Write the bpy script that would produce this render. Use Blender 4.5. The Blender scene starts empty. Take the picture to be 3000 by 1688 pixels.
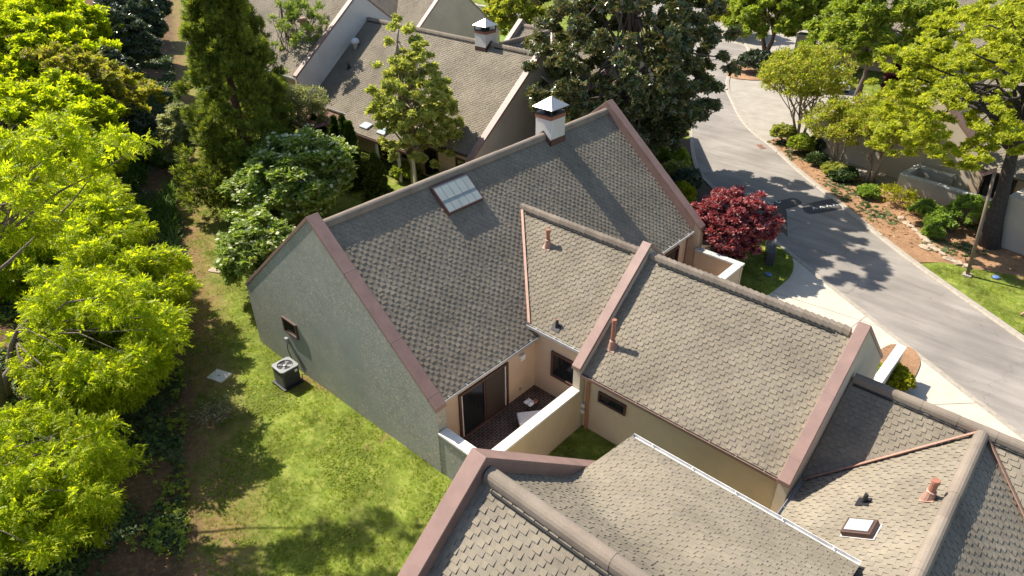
import bpy, bmesh, math, random
import numpy as np
from mathutils import Matrix, Vector
R = math.radians
scene = bpy.context.scene
COL = scene.collection
rng = np.random.default_rng(7)
random.seed(7)
V = lambda *a: np.array(a, float)

# ------------------------------------------------------------------ object helpers
ORG = {}
def root(name, loc, label, cat, group=None):
    o = bpy.data.objects.new(name, None); COL.objects.link(o)
    o.location = loc; o.empty_display_size = .3
    o['label'] = label; o['category'] = cat
    if group: o['group'] = group
    ORG[o.name] = V(*loc); return o
def tag(o, label=None, cat=None, group=None, kind=None):
    for k, v in (('label', label), ('category', cat), ('group', group), ('kind', kind)):
        if v: o[k] = v
    return o
def link(name, me, mat, parent=None):
    o = bpy.data.objects.new(name, me); COL.objects.link(o)
    if mat: me.materials.append(mat)
    if parent:
        o.parent = parent; ORG[o.name] = ORG[parent.name]
    return o
def fast_mesh(name, verts, loops, sizes, org=None, smooth=False):
    me = bpy.data.meshes.new(name)
    verts = np.asarray(verts, np.float32)
    if org is not None: verts = verts - np.asarray(org, np.float32)
    loops = np.asarray(loops, np.int32); sizes = np.asarray(sizes, np.int32)
    me.vertices.add(len(verts)); me.vertices.foreach_set('co', verts.ravel())
    me.loops.add(len(loops)); me.loops.foreach_set('vertex_index', loops)
    me.polygons.add(len(sizes))
    st = np.zeros(len(sizes), np.int32); st[1:] = np.cumsum(sizes)[:-1]
    me.polygons.foreach_set('loop_start', st); me.polygons.foreach_set('loop_total', sizes)
    me.polygons.foreach_set('use_smooth', np.full(len(sizes), bool(smooth)))
    me.update(calc_edges=True); me.validate()
    return me

class MB:
    def __init__(s): s.v = []; s.f = []
    def add(s, vs, fs):
        n = len(s.v); s.v += [tuple(map(float, p)) for p in vs]; s.f += [tuple(i + n for i in f) for f in fs]; return s
    def quad(s, *p): return s.add(p, [tuple(range(len(p)))])
    def prism(s, poly, ext):
        a = [V(*p) for p in poly]; e = V(*ext); n = len(a)
        nor = sum((np.cross(a[i] - a[0], a[(i + 1) % n] - a[0]) for i in range(1, n)), V(0, 0, 0))
        if nor @ e > 0: a = a[::-1]
        b = [p + e for p in a]
        return s.add(a + b, [tuple(range(n)), tuple(range(2 * n - 1, n - 1, -1))] + [(i, i + n, (i + 1) % n + n, (i + 1) % n) for i in range(n)])
    def box(s, a, b):
        x0, y0, z0 = (min(a[i], b[i]) for i in range(3)); x1, y1, z1 = (max(a[i], b[i]) for i in range(3))
        return s.prism([(x0, y0, z0), (x1, y0, z0), (x1, y1, z0), (x0, y1, z0)], (0, 0, z1 - z0))
    def obox(s, c, u, v, hu, hv, h):      # oriented box: centre of base, unit axes u v, half sizes, height
        c = V(*c); u = V(*u); v = V(*v); w = np.cross(u, v)
        return s.prism([c - u * hu - v * hv, c + u * hu - v * hv, c + u * hu + v * hv, c - u * hu + v * hv], w * h)
    def tube(s, pts, rad, n=8, caps=True):
        pts = [V(*p) for p in pts]; k = len(pts)
        if not hasattr(rad, '__len__'): rad = [rad] * k
        rings = []; up = None
        for i in range(k):
            t = pts[min(i + 1, k - 1)] - pts[max(i - 1, 0)]; t = t / (np.linalg.norm(t) + 1e-9)
            if up is None: up = V(1, 0, 0) if abs(t[2]) > .8 else V(0, 0, 1)
            a = np.cross(up, t); a /= np.linalg.norm(a) + 1e-9; b = np.cross(t, a); up = b
            rings.append([pts[i] + rad[i] * (a * math.cos(2 * math.pi * j / n) + b * math.sin(2 * math.pi * j / n)) for j in range(n)])
        fs = [(i * n + j, i * n + (j + 1) % n, (i + 1) * n + (j + 1) % n, (i + 1) * n + j) for i in range(k - 1) for j in range(n)]
        if caps: fs += [tuple(range(n - 1, -1, -1)), tuple(range((k - 1) * n, k * n))]
        return s.add([p for r in rings for p in r], fs)
    def lathe(s, c, prof, n=16):
        c = V(*c); vs = [c + V(r * math.cos(2 * math.pi * j / n), r * math.sin(2 * math.pi * j / n), z) for r, z in prof for j in range(n)]
        k = len(prof)
        return s.add(vs, [(i * n + j, i * n + (j + 1) % n, (i + 1) * n + (j + 1) % n, (i + 1) * n + j) for i in range(k - 1) for j in range(n)] + [tuple(range(n - 1, -1, -1)), tuple(range((k - 1) * n, k * n))])
    def build(s, name, mat, parent=None, smooth=False, bevel=0):
        org = ORG[parent.name] if parent else None
        me = fast_mesh(name, s.v, [i for f in s.f for i in f], [len(f) for f in s.f], org, smooth)
        o = link(name, me, mat, parent)
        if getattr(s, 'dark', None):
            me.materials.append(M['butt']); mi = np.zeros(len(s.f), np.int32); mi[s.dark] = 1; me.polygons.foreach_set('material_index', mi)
        if bevel:
            m = o.modifiers.new('b', 'BEVEL'); m.width = bevel; m.segments = 2; m.limit_method = 'ANGLE'
        return o

# ------------------------------------------------------------------ materials
def newmat(name):
    m = bpy.data.materials.new(name); m.use_nodes = True
    nt = m.node_tree; b = nt.nodes['Principled BSDF']; return m, nt, b
def N(nt, t, **kw):
    n = nt.nodes.new(t)
    for k, v in kw.items():
        if k.startswith('_'): setattr(n, k[1:], v)
        else: n.inputs[k.replace('__', ' ')].default_value = v
    return n
def c4(c): return (c[0], c[1], c[2], 1)
def ramp(nt, fac, stops, interp='LINEAR'):
    r = nt.nodes.new('ShaderNodeValToRGB'); r.color_ramp.interpolation = interp
    e = r.color_ramp.elements
    while len(e) < len(stops): e.new(.5)
    for i, (p, c) in enumerate(stops): e[i].position = p; e[i].color = c4(c) if hasattr(c, '__len__') else (c, c, c, 1)
    nt.links.new(fac, r.inputs[0]); return r
def mixc(nt, fac, a, b, mode='MIX'):
    m = nt.nodes.new('ShaderNodeMix'); m.data_type = 'RGBA'; m.blend_type = mode
    for inp, x in ((m.inputs[0], fac), (m.inputs[6], a), (m.inputs[7], b)):
        if isinstance(x, (int, float)): inp.default_value = x
        elif isinstance(x, (tuple, list)): inp.default_value = c4(x)
        else: nt.links.new(x, inp)
    return m.outputs[2]
def noise(nt, scale, detail=4, rough=.6, vec=None, dist=0):
    n = N(nt, 'ShaderNodeTexNoise', Scale=scale, Detail=detail, Roughness=rough, Distortion=dist)
    if vec is None: vec = nt.nodes.new('ShaderNodeNewGeometry').outputs['Position']
    nt.links.new(vec, n.inputs['Vector']); return n.outputs['Fac']
def bump(nt, b, h, strength=.3, dist=.02):
    n = N(nt, 'ShaderNodeBump', Strength=strength, Distance=dist); nt.links.new(h, n.inputs['Height']); nt.links.new(n.outputs[0], b.inputs['Normal'])
def simple(name, col, rough=.6, metal=0, var=.12, vs=6., bumps=0, bs=60., spec=.5):
    m, nt, b = newmat(name)
    a = tuple(x * (1 - var) for x in col); c = tuple(min(1, x * (1 + var)) for x in col)
    r = ramp(nt, noise(nt, vs, 5, .65), [(.3, a), (.7, c)])
    nt.links.new(r.outputs[0], b.inputs['Base Color']); b.inputs['Roughness'].default_value = rough; b.inputs['Metallic'].default_value = metal
    b.inputs['Specular IOR Level'].default_value = spec
    if bumps: bump(nt, b, noise(nt, bs, 3, .6), bumps, .01)
    return m
def shingle_mat(name, cols):
    m, nt, b = newmat(name)
    g = nt.nodes.new('ShaderNodeNewGeometry')
    k = len(cols)
    base = ramp(nt, g.outputs['Random Per Island'], [(i / k, c) for i, c in enumerate(cols)], 'LINEAR').outputs[0]
    big = ramp(nt, noise(nt, .55, 5, .65), [(.3, .74), (.7, 1.14)]).outputs[0]
    col = mixc(nt, 1., base, big, 'MULTIPLY')
    fine = ramp(nt, noise(nt, 55, 3, .8), [(.25, .72), (.75, 1.25)]).outputs[0]
    col = mixc(nt, 1., col, fine, 'MULTIPLY')
    streak = noise(nt, 2.6, 5, .7)
    col = mixc(nt, ramp(nt, streak, [(.56, 0.), (.72, .32)]).outputs[0], col, (.10, .092, .08))
    nt.links.new(col, b.inputs['Base Color']); b.inputs['Roughness'].default_value = .95; b.inputs['Specular IOR Level'].default_value = .15
    bump(nt, b, noise(nt, 130, 2, .7), .35, .006)
    return m
M = {}
M['shingle'] = shingle_mat('weathered_shingle', [(.238, .204, .155), (.268, .23, .172), (.252, .212, .165), (.278, .24, .182), (.225, .195, .155), (.26, .226, .168)])
M['ridge'] = shingle_mat('ridge_shingle', [(.27, .22, .175), (.29, .245, .195), (.25, .205, .165)])
M['butt'] = simple('shingle_butt_edge_shade', (.045, .04, .034), .95)  # raw asphalt edge, with the shadow gap between tabs painted into its dark colour
M['cap'] = simple('brown_painted_metal', (.265, .165, .138), .55, 0, .16, 1.6, .05, 30)
M['capdark'] = simple('dark_brown_trim', (.085, .042, .034), .5, 0, .12, 3)
M['copper'] = simple('pink_brown_flashing', (.40, .235, .18), .5, 0, .15, 5)
M['black'] = simple('black_metal', (.018, .019, .022), .45)
M['bar'] = simple('grey_glazing_bar', (.2, .21, .21), .6)
M['vent'] = simple('black_ridge_vent', (.02, .02, .02), .9)
M['galv'] = simple('galvanised_metal', (.46, .47, .48), .38, .55, .12, 8)
M['gutter_in'] = simple('gutter_debris', (.12, .11, .085), .8, 0, .4, 20)
M['whitegut'] = simple('white_gutter_metal', (.58, .57, .56), .45, 0, .2, 5)
M['white'] = simple('white_paint', (.72, .71, .69), .55, 0, .05, 4)
M['clay'] = simple('clay_brown_pipe', (.36, .155, .10), .5, 0, .2, 9)
M['concrete'] = simple('pale_concrete', (.50, .45, .37), .85, 0, .1, 1.3, .15, 40)
M['oldconcrete'] = simple('weathered_concrete', (.33, .295, .25), .9, 0, .16, .9, .15, 40)
M['coping'] = simple('light_stone_coping', (.68, .65, .59), .7, 0, .12, 3, .1, 30)
M['kerb'] = simple('concrete_kerb', (.34, .30, .25), .9, 0, .22, 6, .15, 40)
M['joint'] = simple('dark_joint', (.16, .14, .12), .9)
M['oldcoping'] = simple('stained_stone_coping', (.46, .47, .45), .75, 0, .35, 9, .1, 30)
M['cushion'] = simple('white_cushion', (.76, .75, .73), .9, 0, .05, 5, .1, 20)
M['beige'] = simple('beige_fabric', (.55, .42, .25), .9, 0, .1, 5)
M['wood'] = simple('weathered_wood', (.19, .14, .10), .8, 0, .25, 12, .2, 40)
M['darkwood'] = simple('dark_stained_wood', (.06, .04, .034), .7, 0, .2, 10)
M['redwood'] = simple('red_brown_slats', (.24, .125, .105), .7, 0, .2, 6)
M['bark'] = simple('grey_brown_bark', (.16, .125, .10), .95, 0, .35, 14, .6, 22)
M['paletrunk'] = simple('pale_tan_bark', (.33, .26, .19), .9, 0, .3, 9, .4, 20)
M['darkbark'] = simple('dark_furrowed_bark', (.055, .045, .042), .95, 0, .55, 10, .8, 14)
M['reddish_bark'] = simple('reddish_bark', (.13, .06, .045), .95, 0, .3, 12, .5, 18)
M['rock'] = simple('tan_rock', (.40, .31, .23), .9, 0, .3, 7, .5, 14)
M['skin'] = simple('skin', (.52, .30, .21), .55, 0, .06, 8)
M['shirt'] = simple('green_shirt', (.12, .22, .16), .9)
M['shorts'] = simple('pale_shorts', (.62, .64, .56), .9)
M['hair'] = simple('brown_hair', (.05, .03, .02), .8)
M['rubber'] = simple('black_rubber', (.065, .063, .062), .85, 0, .25, 9, .2, 60)
M['blueplastic'] = simple('blue_plastic', (.12, .2, .42), .4)
M['greyplastic'] = simple('charcoal_enamel', (.05, .053, .062), .45, 0, .12, 6)
M['lightgrey'] = simple('light_grey_enamel', (.25, .26, .265), .4, 0, .08, 6)
M['carpaint'] = simple('white_car_paint', (.72, .74, .77), .2, 0, .02, 2)
M['tyre'] = simple('tyre_rubber', (.02, .02, .02), .85)
M['brickcap'] = simple('red_brick', (.30, .12, .075), .85, 0, .35, 18)

def glass_mat(name, col=(.012, .014, .016), rough=.04):
    m, nt, b = newmat(name); b.inputs['Base Color'].default_value = c4(col); b.inputs['Roughness'].default_value = rough
    b.inputs['Specular IOR Level'].default_value = .8; return m
M['glass'] = glass_mat('dark_window_glass')
M['skyglass'] = simple('frosted_skylight_glazing', (.35, .39, .375), .85, 0, .1, 1.8, 0, 60, .15)
M['screen'] = simple('brown_insect_screen', (.045, .032, .027), .6)

def stucco_mat(name, col, sunlit_fibres=None, rough_bump=.35, streak=0.):
    m, nt, b = newmat(name)
    base = ramp(nt, noise(nt, .8, 5, .6), [(.3, tuple(x * .9 for x in col)), (.7, tuple(min(1, x * 1.08) for x in col))]).outputs[0]
    if sunlit_fibres:
        # dried creeper fibres; the grazing sun they catch is painted as lighter colour
        g = nt.nodes.new('ShaderNodeNewGeometry')
        fib = noise(nt, 4.6, 6, .72, dist=3.2)
        patch = ramp(nt, noise(nt, .34, 4, .62), [(.36, 0.), (.52, 1.)]).outputs[0]
        f = ramp(nt, fib, [(.51, 0.), (.575, .72)]).outputs[0]
        fm = mixc(nt, 1., f, patch, 'MULTIPLY')
        tint = ramp(nt, noise(nt, 16, 3, .7), [(.35, sunlit_fibres[0]), (.65, sunlit_fibres[1])]).outputs[0]
        base = mixc(nt, fm, base, tint)
        bw = nt.nodes.new('ShaderNodeRGBToBW'); nt.links.new(fm, bw.inputs[0])
        hsum = N(nt, 'ShaderNodeMath', _operation='MULTIPLY_ADD'); nt.links.new(bw.outputs[0], hsum.inputs[0]); hsum.inputs[1].default_value = 1.4
        nt.links.new(noise(nt, 45, 3, .7), hsum.inputs[2])
        bump(nt, b, hsum.outputs[0], .3, .02)
    else:
        bump(nt, b, noise(nt, 26, 4, .7), rough_bump, .015)
    nt.links.new(base, b.inputs['Base Color']); b.inputs['Roughness'].default_value = .92; b.inputs['Specular IOR Level'].default_value = .2
    return m
M['stucco'] = stucco_mat('cream_stucco', (.58, .45, .325))
M['stucco_pale'] = stucco_mat('pale_stucco', (.56, .48, .38))
M['stucco_grey'] = stucco_mat('greige_stucco', (.47, .42, .36))
M['stucco_gable'] = stucco_mat('grey_green_stucco', (.285, .298, .265), [(.62, .54, .43), (.46, .37, .29)])
M['stucco_white'] = stucco_mat('white_stucco', (.66, .62, .58))

def asphalt():
    m, nt, b = newmat('worn_asphalt')
    mp = N(nt, 'ShaderNodeMapping'); g = nt.nodes.new('ShaderNodeNewGeometry'); nt.links.new(g.outputs['Position'], mp.inputs[0])
    mp.inputs['Rotation'].default_value = (0, 0, R(41)); mp.inputs['Scale'].default_value = (.22, 1.6, 1)
    wear = noise(nt, 1.1, 6, .65, mp.outputs[0])
    base = ramp(nt, wear, [(.3, (.21, .188, .167)), (.55, (.28, .252, .225)), (.75, (.345, .312, .28))]).outputs[0]
    fine = ramp(nt, noise(nt, 26, 5, .85), [(.25, .6), (.75, 1.34)]).outputs[0]
    col = mixc(nt, 1., base, fine, 'MULTIPLY')
    patch = ramp(nt, noise(nt, .28, 4, .55), [(.35, .8), (.65, 1.12)]).outputs[0]
    col = mixc(nt, 1., col, patch, 'MULTIPLY')
    w = N(nt, 'ShaderNodeTexVoronoi', _feature='DISTANCE_TO_EDGE', Scale=.21)
    d = N(nt, 'ShaderNodeTexNoise', Scale=1.3, Detail=5); nt.links.new(g.outputs['Position'], d.inputs['Vector'])
    ad = N(nt, 'ShaderNodeVectorMath', _operation='MULTIPLY_ADD'); nt.links.new(d.outputs['Color'], ad.inputs[0]); ad.inputs[1].default_value = (1.6, 1.6, 0); nt.links.new(g.outputs['Position'], ad.inputs[2])
    nt.links.new(ad.outputs[0], w.inputs['Vector'])
    cr = ramp(nt, w.outputs['Distance'], [(.0, .75), (.004, 0.)]).outputs[0]
    col = mixc(nt, cr, col, (.12, .11, .10))
    nt.links.new(col, b.inputs['Base Color']); b.inputs['Roughness'].default_value = .9
    bump(nt, b, noise(nt, 90, 2, .7), .4, .008); return m
M['asphalt'] = asphalt()

def paver():
    m, nt, b = newmat('brown_brick_pavers')
    g = nt.nodes.new('ShaderNodeNewGeometry')
    mp = N(nt, 'ShaderNodeMapping'); nt.links.new(g.outputs['Position'], mp.inputs[0]); mp.inputs['Rotation'].default_value = (0, 0, R(90))
    t = N(nt, 'ShaderNodeTexBrick', Scale=1., Color1=(.085, .05, .04, 1), Color2=(.055, .036, .033, 1), Mortar=(.30, .25, .20, 1))
    t.inputs['Mortar Size'].default_value = .008; t.inputs['Brick Width'].default_value = .22; t.inputs['Row Height'].default_value = .11
    nt.links.new(mp.outputs[0], t.inputs['Vector'])
    dirt = ramp(nt, noise(nt, 1.2, 5, .7), [(.35, .45), (.65, 1.15)]).outputs[0]
    col = mixc(nt, 1., t.outputs['Color'], dirt, 'MULTIPLY')
    nt.links.new(col, b.inputs['Base Color']); b.inputs['Roughness'].default_value = .7
    bump(nt, b, t.outputs['Fac'], -.3, .008); return m
M['paver'] = paver()

def straw_mat(name, a, bcol, c):
    m, nt, b = newmat(name)
    col = ramp(nt, noise(nt, 9, 7, .8, dist=2.), [(.3, a), (.5, bcol), (.7, c)]).outputs[0]
    big = ramp(nt, noise(nt, .7, 4, .6), [(.3, .72), (.7, 1.15)]).outputs[0]
    nt.links.new(mixc(nt, 1., col, big, 'MULTIPLY'), b.inputs['Base Color']); b.inputs['Roughness'].default_value = 1
    bump(nt, b, noise(nt, 22, 5, .8, dist=1.5), .8, .05); return m
M['straw'] = straw_mat('pine_straw', (.17, .085, .045), (.36, .20, .105), (.56, .37, .22))
M['mulch'] = straw_mat('dark_mulch', (.06, .042, .03), (.11, .072, .048), (.2, .13, .085))

M['brightlawn'] = simple('bright_far_lawn', (.16, .24, .03), 1, 0, .25, 3, .4, 12)
# path geometry: the mown strip between the bank and the houses
PO = V(-15.1, 3.0); PD = V(-.9106, .4132); PN = V(-.4132, -.9106)
def bank_s(x, y): return (x - PO[0]) * PN[0] + (y - PO[1]) * PN[1]
def gz(x, y):
    x = np.asarray(x, float); y = np.asarray(y, float)
    s = bank_s(x, y)
    z = -.14 + 0 * x
    z = z - .28 * np.exp(-((x + 22) / 4.) ** 2 - ((y - 9) / 3.) ** 2)
    rise = np.clip(s - .3, 0, 14); z = z + .26 * rise * np.clip(rise / 3., 0, 1) * (s > 0)
    z = z + .05 * np.sin(x * .9 + y * .4) * np.sin(y * .7 - x * .2) * (y < 20)
    return z
def ground_mat():
    m, nt, b = newmat('lawn_and_bank')
    g = nt.nodes.new('ShaderNodeNewGeometry')
    grass = ramp(nt, noise(nt, 3.2, 7, .75), [(.25, (.085, .125, .02)), (.5, (.17, .215, .035)), (.75, (.34, .33, .10))]).outputs[0]
    big = ramp(nt, noise(nt, .9, 5, .6), [(.32, .6), (.68, 1.25)]).outputs[0]
    grass = mixc(nt, 1., grass, big, 'MULTIPLY')
    dirt = ramp(nt, noise(nt, 5, 6, .75), [(.3, (.14, .075, .04)), (.7, (.33, .20, .115))]).outputs[0]
    leafy = ramp(nt, noise(nt, 6, 8, .8), [(.3, (.06, .045, .026)), (.52, (.15, .092, .052)), (.72, (.28, .18, .105))]).outputs[0]
    dot = N(nt, 'ShaderNodeVectorMath', _operation='DOT_PRODUCT'); nt.links.new(g.outputs['Position'], dot.inputs[0]); dot.inputs[1].default_value = (PN[0], PN[1], 0)
    sub = N(nt, 'ShaderNodeMath', _operation='SUBTRACT'); nt.links.new(dot.outputs['Value'], sub.inputs[0]); sub.inputs[1].default_value = float(PO @ PN)
    wob = N(nt, 'ShaderNodeMath', _operation='MULTIPLY_ADD'); nt.links.new(noise(nt, .6, 5, .65), wob.inputs[0]); wob.inputs[1].default_value = 2.6; wob.inputs[2].default_value = -1.3
    s = N(nt, 'ShaderNodeMath', _operation='ADD'); nt.links.new(sub.outputs[0], s.inputs[0]); nt.links.new(wob.outputs[0], s.inputs[1])
    mr = lambda a, c: ramp(nt, (lambda q: (nt.links.new(s.outputs[0], q.inputs[0]), q.outputs[0])[1])(N(nt, 'ShaderNodeMapRange', **{'From__Min': a, 'From__Max': c})), [(0, 0.), (1, 1.)]).outputs[0]
    # worn earth along the foot of the bank
    worn = mixc(nt, 1., mr(-2.2, -.6), ramp(nt, noise(nt, .9, 5, .7), [(.38, 0.), (.52, .9)]).outputs[0], 'MULTIPLY')
    col = mixc(nt, worn, grass, dirt)
    col = mixc(nt, mr(-.4, .5), col, leafy)
    bare = ramp(nt, noise(nt, .42, 6, .7), [(.60, 0.), (.68, .8)]).outputs[0]
    col = mixc(nt, bare, col, dirt)
    nt.links.new(col, b.inputs['Base Color']); b.inputs['Roughness'].default_value = 1; b.inputs['Specular IOR Level'].default_value = .1
    bump(nt, b, noise(nt, 14, 6, .8), .7, .06); return m
M['ground'] = ground_mat()

def leaf_mat(name, cols, trans=.5, rough=.5, spec=.3, tcol=None, blotch=(.82, 1.15), bs=.8):
    m, nt, b = newmat(name)
    g = nt.nodes.new('ShaderNodeNewGeometry')
    k = len(cols)
    base = ramp(nt, g.outputs['Random Per Island'], [((i + .5) / k, c) for i, c in enumerate(cols)]).outputs[0]
    big = ramp(nt, noise(nt, bs, 4, .6), [(.32, blotch[0]), (.68, blotch[1])]).outputs[0]
    base = mixc(nt, 1., base, big, 'MULTIPLY')
    nt.links.new(base, b.inputs['Base Color']); b.inputs['Roughness'].default_value = rough; b.inputs['Specular IOR Level'].default_value = spec
    if trans:
        t = nt.nodes.new('ShaderNodeBsdfTranslucent')
        nt.links.new(mixc(nt, 1., base, tcol or (1.25, 1.2, .6), 'MULTIPLY'), t.inputs['Color'])
        mx = N(nt, 'ShaderNodeMixShader', Fac=trans)
        nt.links.new(b.outputs[0], mx.inputs[1]); nt.links.new(t.outputs[0], mx.inputs[2])
        nt.links.new(mx.outputs[0], nt.nodes['Material Output'].inputs['Surface'])
    return m
L = {}
L['lime'] = leaf_mat('lime_leaf', [(.25, .35, .012), (.38, .47, .018), (.50, .57, .026), (.60, .62, .04), (.31, .42, .014)], .66, tcol=(1.3, 1.26, .5))
L['mixed'] = leaf_mat('olive_spring_leaf', [(.27, .31, .03), (.40, .41, .04), (.49, .46, .07), (.36, .28, .12), (.23, .27, .03)], .55)
L['yellow'] = leaf_mat('yellow_green_leaf', [(.41, .47, .05), (.54, .57, .06), (.64, .63, .10), (.48, .53, .05), (.32, .41, .04)], .58, tcol=(1.15, 1.12, .55))
L['green'] = leaf_mat('mid_green_leaf', [(.18, .26, .03), (.27, .36, .04), (.36, .43, .06), (.42, .47, .10)], .52)
L['myrtle'] = leaf_mat('bronze_green_leaf', [(.30, .38, .05), (.41, .47, .055), (.51, .52, .07), (.45, .34, .13), (.25, .35, .045)], .58)
L['conifer'] = leaf_mat('conifer_spray', [(.10, .16, .03), (.17, .24, .036), (.28, .35, .045), (.16, .15, .05), (.34, .40, .05)], .45, .7)
L['magnolia'] = leaf_mat('glossy_magnolia_leaf', [(.065, .10, .03), (.10, .14, .04), (.14, .18, .05), (.22, .23, .07), (.30, .20, .10)], .2, .3, 1.)
L['holly'] = leaf_mat('holly_leaf', [(.24, .32, .06), (.36, .42, .09), (.48, .51, .14), (.57, .56, .20)], .52, .4, .5)
L['dark'] = leaf_mat('dark_evergreen_leaf', [(.035, .065, .03), (.055, .09, .04), (.085, .115, .055), (.16, .18, .11)], .15, .33, .8)
L['arb'] = leaf_mat('arborvitae_spray', [(.035, .065, .009), (.06, .11, .013), (.12, .18, .02)], .25, .7)
L['dogwood'] = leaf_mat('dogwood_leaf', [(.14, .23, .04), (.23, .34, .06), (.32, .42, .10), (.42, .48, .17)], .5)
L['bract'] = leaf_mat('white_bract', [(.62, .66, .38), (.72, .73, .50), (.55, .62, .30)], .4, .6, .3, (1, 1, .9))
L['silver'] = leaf_mat('silvery_leaf', [(.28, .32, .14), (.40, .43, .23), (.50, .50, .33), (.21, .25, .10)], .4)
L['red'] = leaf_mat('wine_red_leaf', [(.22, .045, .05), (.38, .11, .115), (.52, .23, .22), (.62, .36, .34), (.15, .022, .03)], .45, .38, .6, (1.25, .5, .45))
L['plum'] = leaf_mat('plum_leaf', [(.09, .018, .02), (.15, .03, .035), (.07, .012, .018)], .3, .5, .3, (1.2, .6, .6))
L['hedge'] = leaf_mat('yellow_hedge_leaf', [(.24, .27, .012), (.36, .37, .014), (.45, .44, .02)], .4)
L['azalea'] = leaf_mat('bright_shrub_leaf', [(.15, .26, .03), (.23, .36, .045), (.31, .43, .08), (.40, .50, .16)], .5)
L['ivy'] = leaf_mat('ivy_leaf', [(.05, .09, .03), (.085, .14, .04), (.13, .19, .05), (.08, .11, .05)], .25, .5)
L['liriope'] = leaf_mat('strap_leaf', [(.07, .14, .025), (.12, .21, .04), (.20, .28, .08)], .4)
L['litter'] = leaf_mat('dry_litter', [(.34, .19, .09), (.50, .33, .18), (.22, .12, .06), (.60, .45, .28)], .2, .9, .1, (1, .9, .7))
L['grass'] = leaf_mat('grass_blade', [(.13, .20, .014), (.21, .29, .018), (.32, .38, .026), (.42, .42, .06)], .45, blotch=(.55, 1.3), bs=.9)

# ------------------------------------------------------------------ foliage
def T_leaf(w=.5): return V([0, 0, 0], [w * .5, .45, .07], [0, 1, -.08], [-w * .5, .45, .07]).reshape(-1, 3), 1
def tmpl(quads): return np.concatenate([np.asarray(q, float).reshape(4, 3) for q in quads]), len(quads)
def _leafq(o, d, l, w, dz):
    o = V(*o); d = V(*d); sd = V(-d[1], d[0], 0)
    return [o, o + d * l * .5 + sd * w * .5 + V(0, 0, .04 * l), o + d * l + V(0, 0, dz), o + d * l * .5 - sd * w * .5 + V(0, 0, .04 * l)]
TLEAF = tmpl([_leafq((0, 0, 0), (0, 1, 0), 1, .55, -.1)])
TNARROW = tmpl([_leafq((0, 0, 0), (0, 1, 0), 1, .28, -.12)])
TSPRAY = tmpl([_leafq((0, .18 * i, -.03 * i * i), (sx * .82, .57, 0), .46, .2, -.2) for i in range(1, 5) for sx in (-1, 1)] + [_leafq((0, .85, -.5), (0, 1, 0), .45, .2, -.2)])
TCLUST = tmpl([_leafq((0, 0, 0), (math.cos(a), math.sin(a), 0), 1, .6, -.18) for a in (0, 1.3, 2.5, 3.8, 5.1)])
TFLOWER = tmpl([_leafq((0, 0, 0), (math.cos(a), math.sin(a), 0), .6, .6, .03) for a in (0, 1.57, 3.14, 4.71)])
TTUFT = tmpl([[(-.07, 0, 0), (.07, 0, 0), (.05 + dx, dy, dz), (-.05 + dx, dy, dz)] for dx, dy, dz in ((0, 1, .15), (.35, .85, .05), (-.35, .85, .05), (.15, .8, .4), (-.15, .8, -.25))])
TFLAT = tmpl([[(-.09, 0, 0), (.09, 0, 0), (.16 + dx, dy, dz), (-.16 + dx, dy, dz)] for dx, dy, dz in ((0, .9, .1), (.45, .7, .2), (-.45, .7, -.1))])
TBLADE = tmpl([[(-.05, 0, 0), (.05, 0, 0), (.03 + dx, dy, dz), (-.03 + dx, dy, dz)] for dx, dy, dz in ((0.1, .35, .9), (.45, -.2, .8), (-.45, .1, .75), (.15, -.5, .65))])
def place(template, P, dirv, size, spread=.6, flat=0.):
    """orient template +Y along dirv (with jitter), normal towards up/out"""
    tv, nq = template; n = len(P)
    d = dirv + rng.normal(0, spread, (n, 3)); d /= np.linalg.norm(d, axis=1)[:, None] + 1e-9
    up = V(0, 0, 1)[None] + rng.normal(0, .55 * (1 - flat), (n, 3))
    x = np.cross(d, up); x /= np.linalg.norm(x, axis=1)[:, None] + 1e-9
    z = np.cross(x, d)
    Rm = np.stack([x, d, z], 2)
    vv = np.einsum('nij,kj->nki', Rm, tv) * size[:, None, None] + P[:, None, :]
    return vv.reshape(-1, 3)
def quads_mesh(name, verts, org=None):
    n = len(verts) // 4
    return fast_mesh(name, verts, np.arange(n * 4), np.full(n, 4), org)
def clump_cloud(centers, rad, per, size, template, spread=.7, up=.25, shell=.6, stretch=(1, 1, 1), flat=0., droop=0.):
    out = []
    rad = np.broadcast_to(rad, (len(centers),))
    for c, r in zip(centers, rad):
        n = max(3, int(per * rng.uniform(.7, 1.3)))
        d = rng.normal(0, 1, (n, 3)); d /= np.linalg.norm(d, axis=1)[:, None]
        low = d[:, 2] < -.25; d[low, 2] *= -rng.uniform(0, 1, low.sum())
        rr = r * (shell + (1 - shell) * rng.uniform(0, 1, n)) * rng.uniform(.75, 1.08, n)
        P = c + d * rr[:, None] * V(*stretch)
        dv = d * 1. + V(0, 0, up); dv[:, 2] -= droop
        out.append(place(template, P, dv, size * rng.uniform(.65, 1.3, n), spread, flat))
    return np.concatenate(out)
def lumpy_dirs(n, lobes=9, amp=.28, seed=0):
    r = np.random.default_rng(seed)
    d = r.normal(0, 1, (n, 3)); d /= np.linalg.norm(d, axis=1)[:, None]
    ld = r.normal(0, 1, (lobes, 3)); ld /= np.linalg.norm(ld, axis=1)[:, None]
    la = r.uniform(-1, 1, lobes)
    f = 1 + amp * sum(a * np.exp((d @ l - 1) * 5) for a, l in zip(la, ld)) * 1.6
    return d, f
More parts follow.
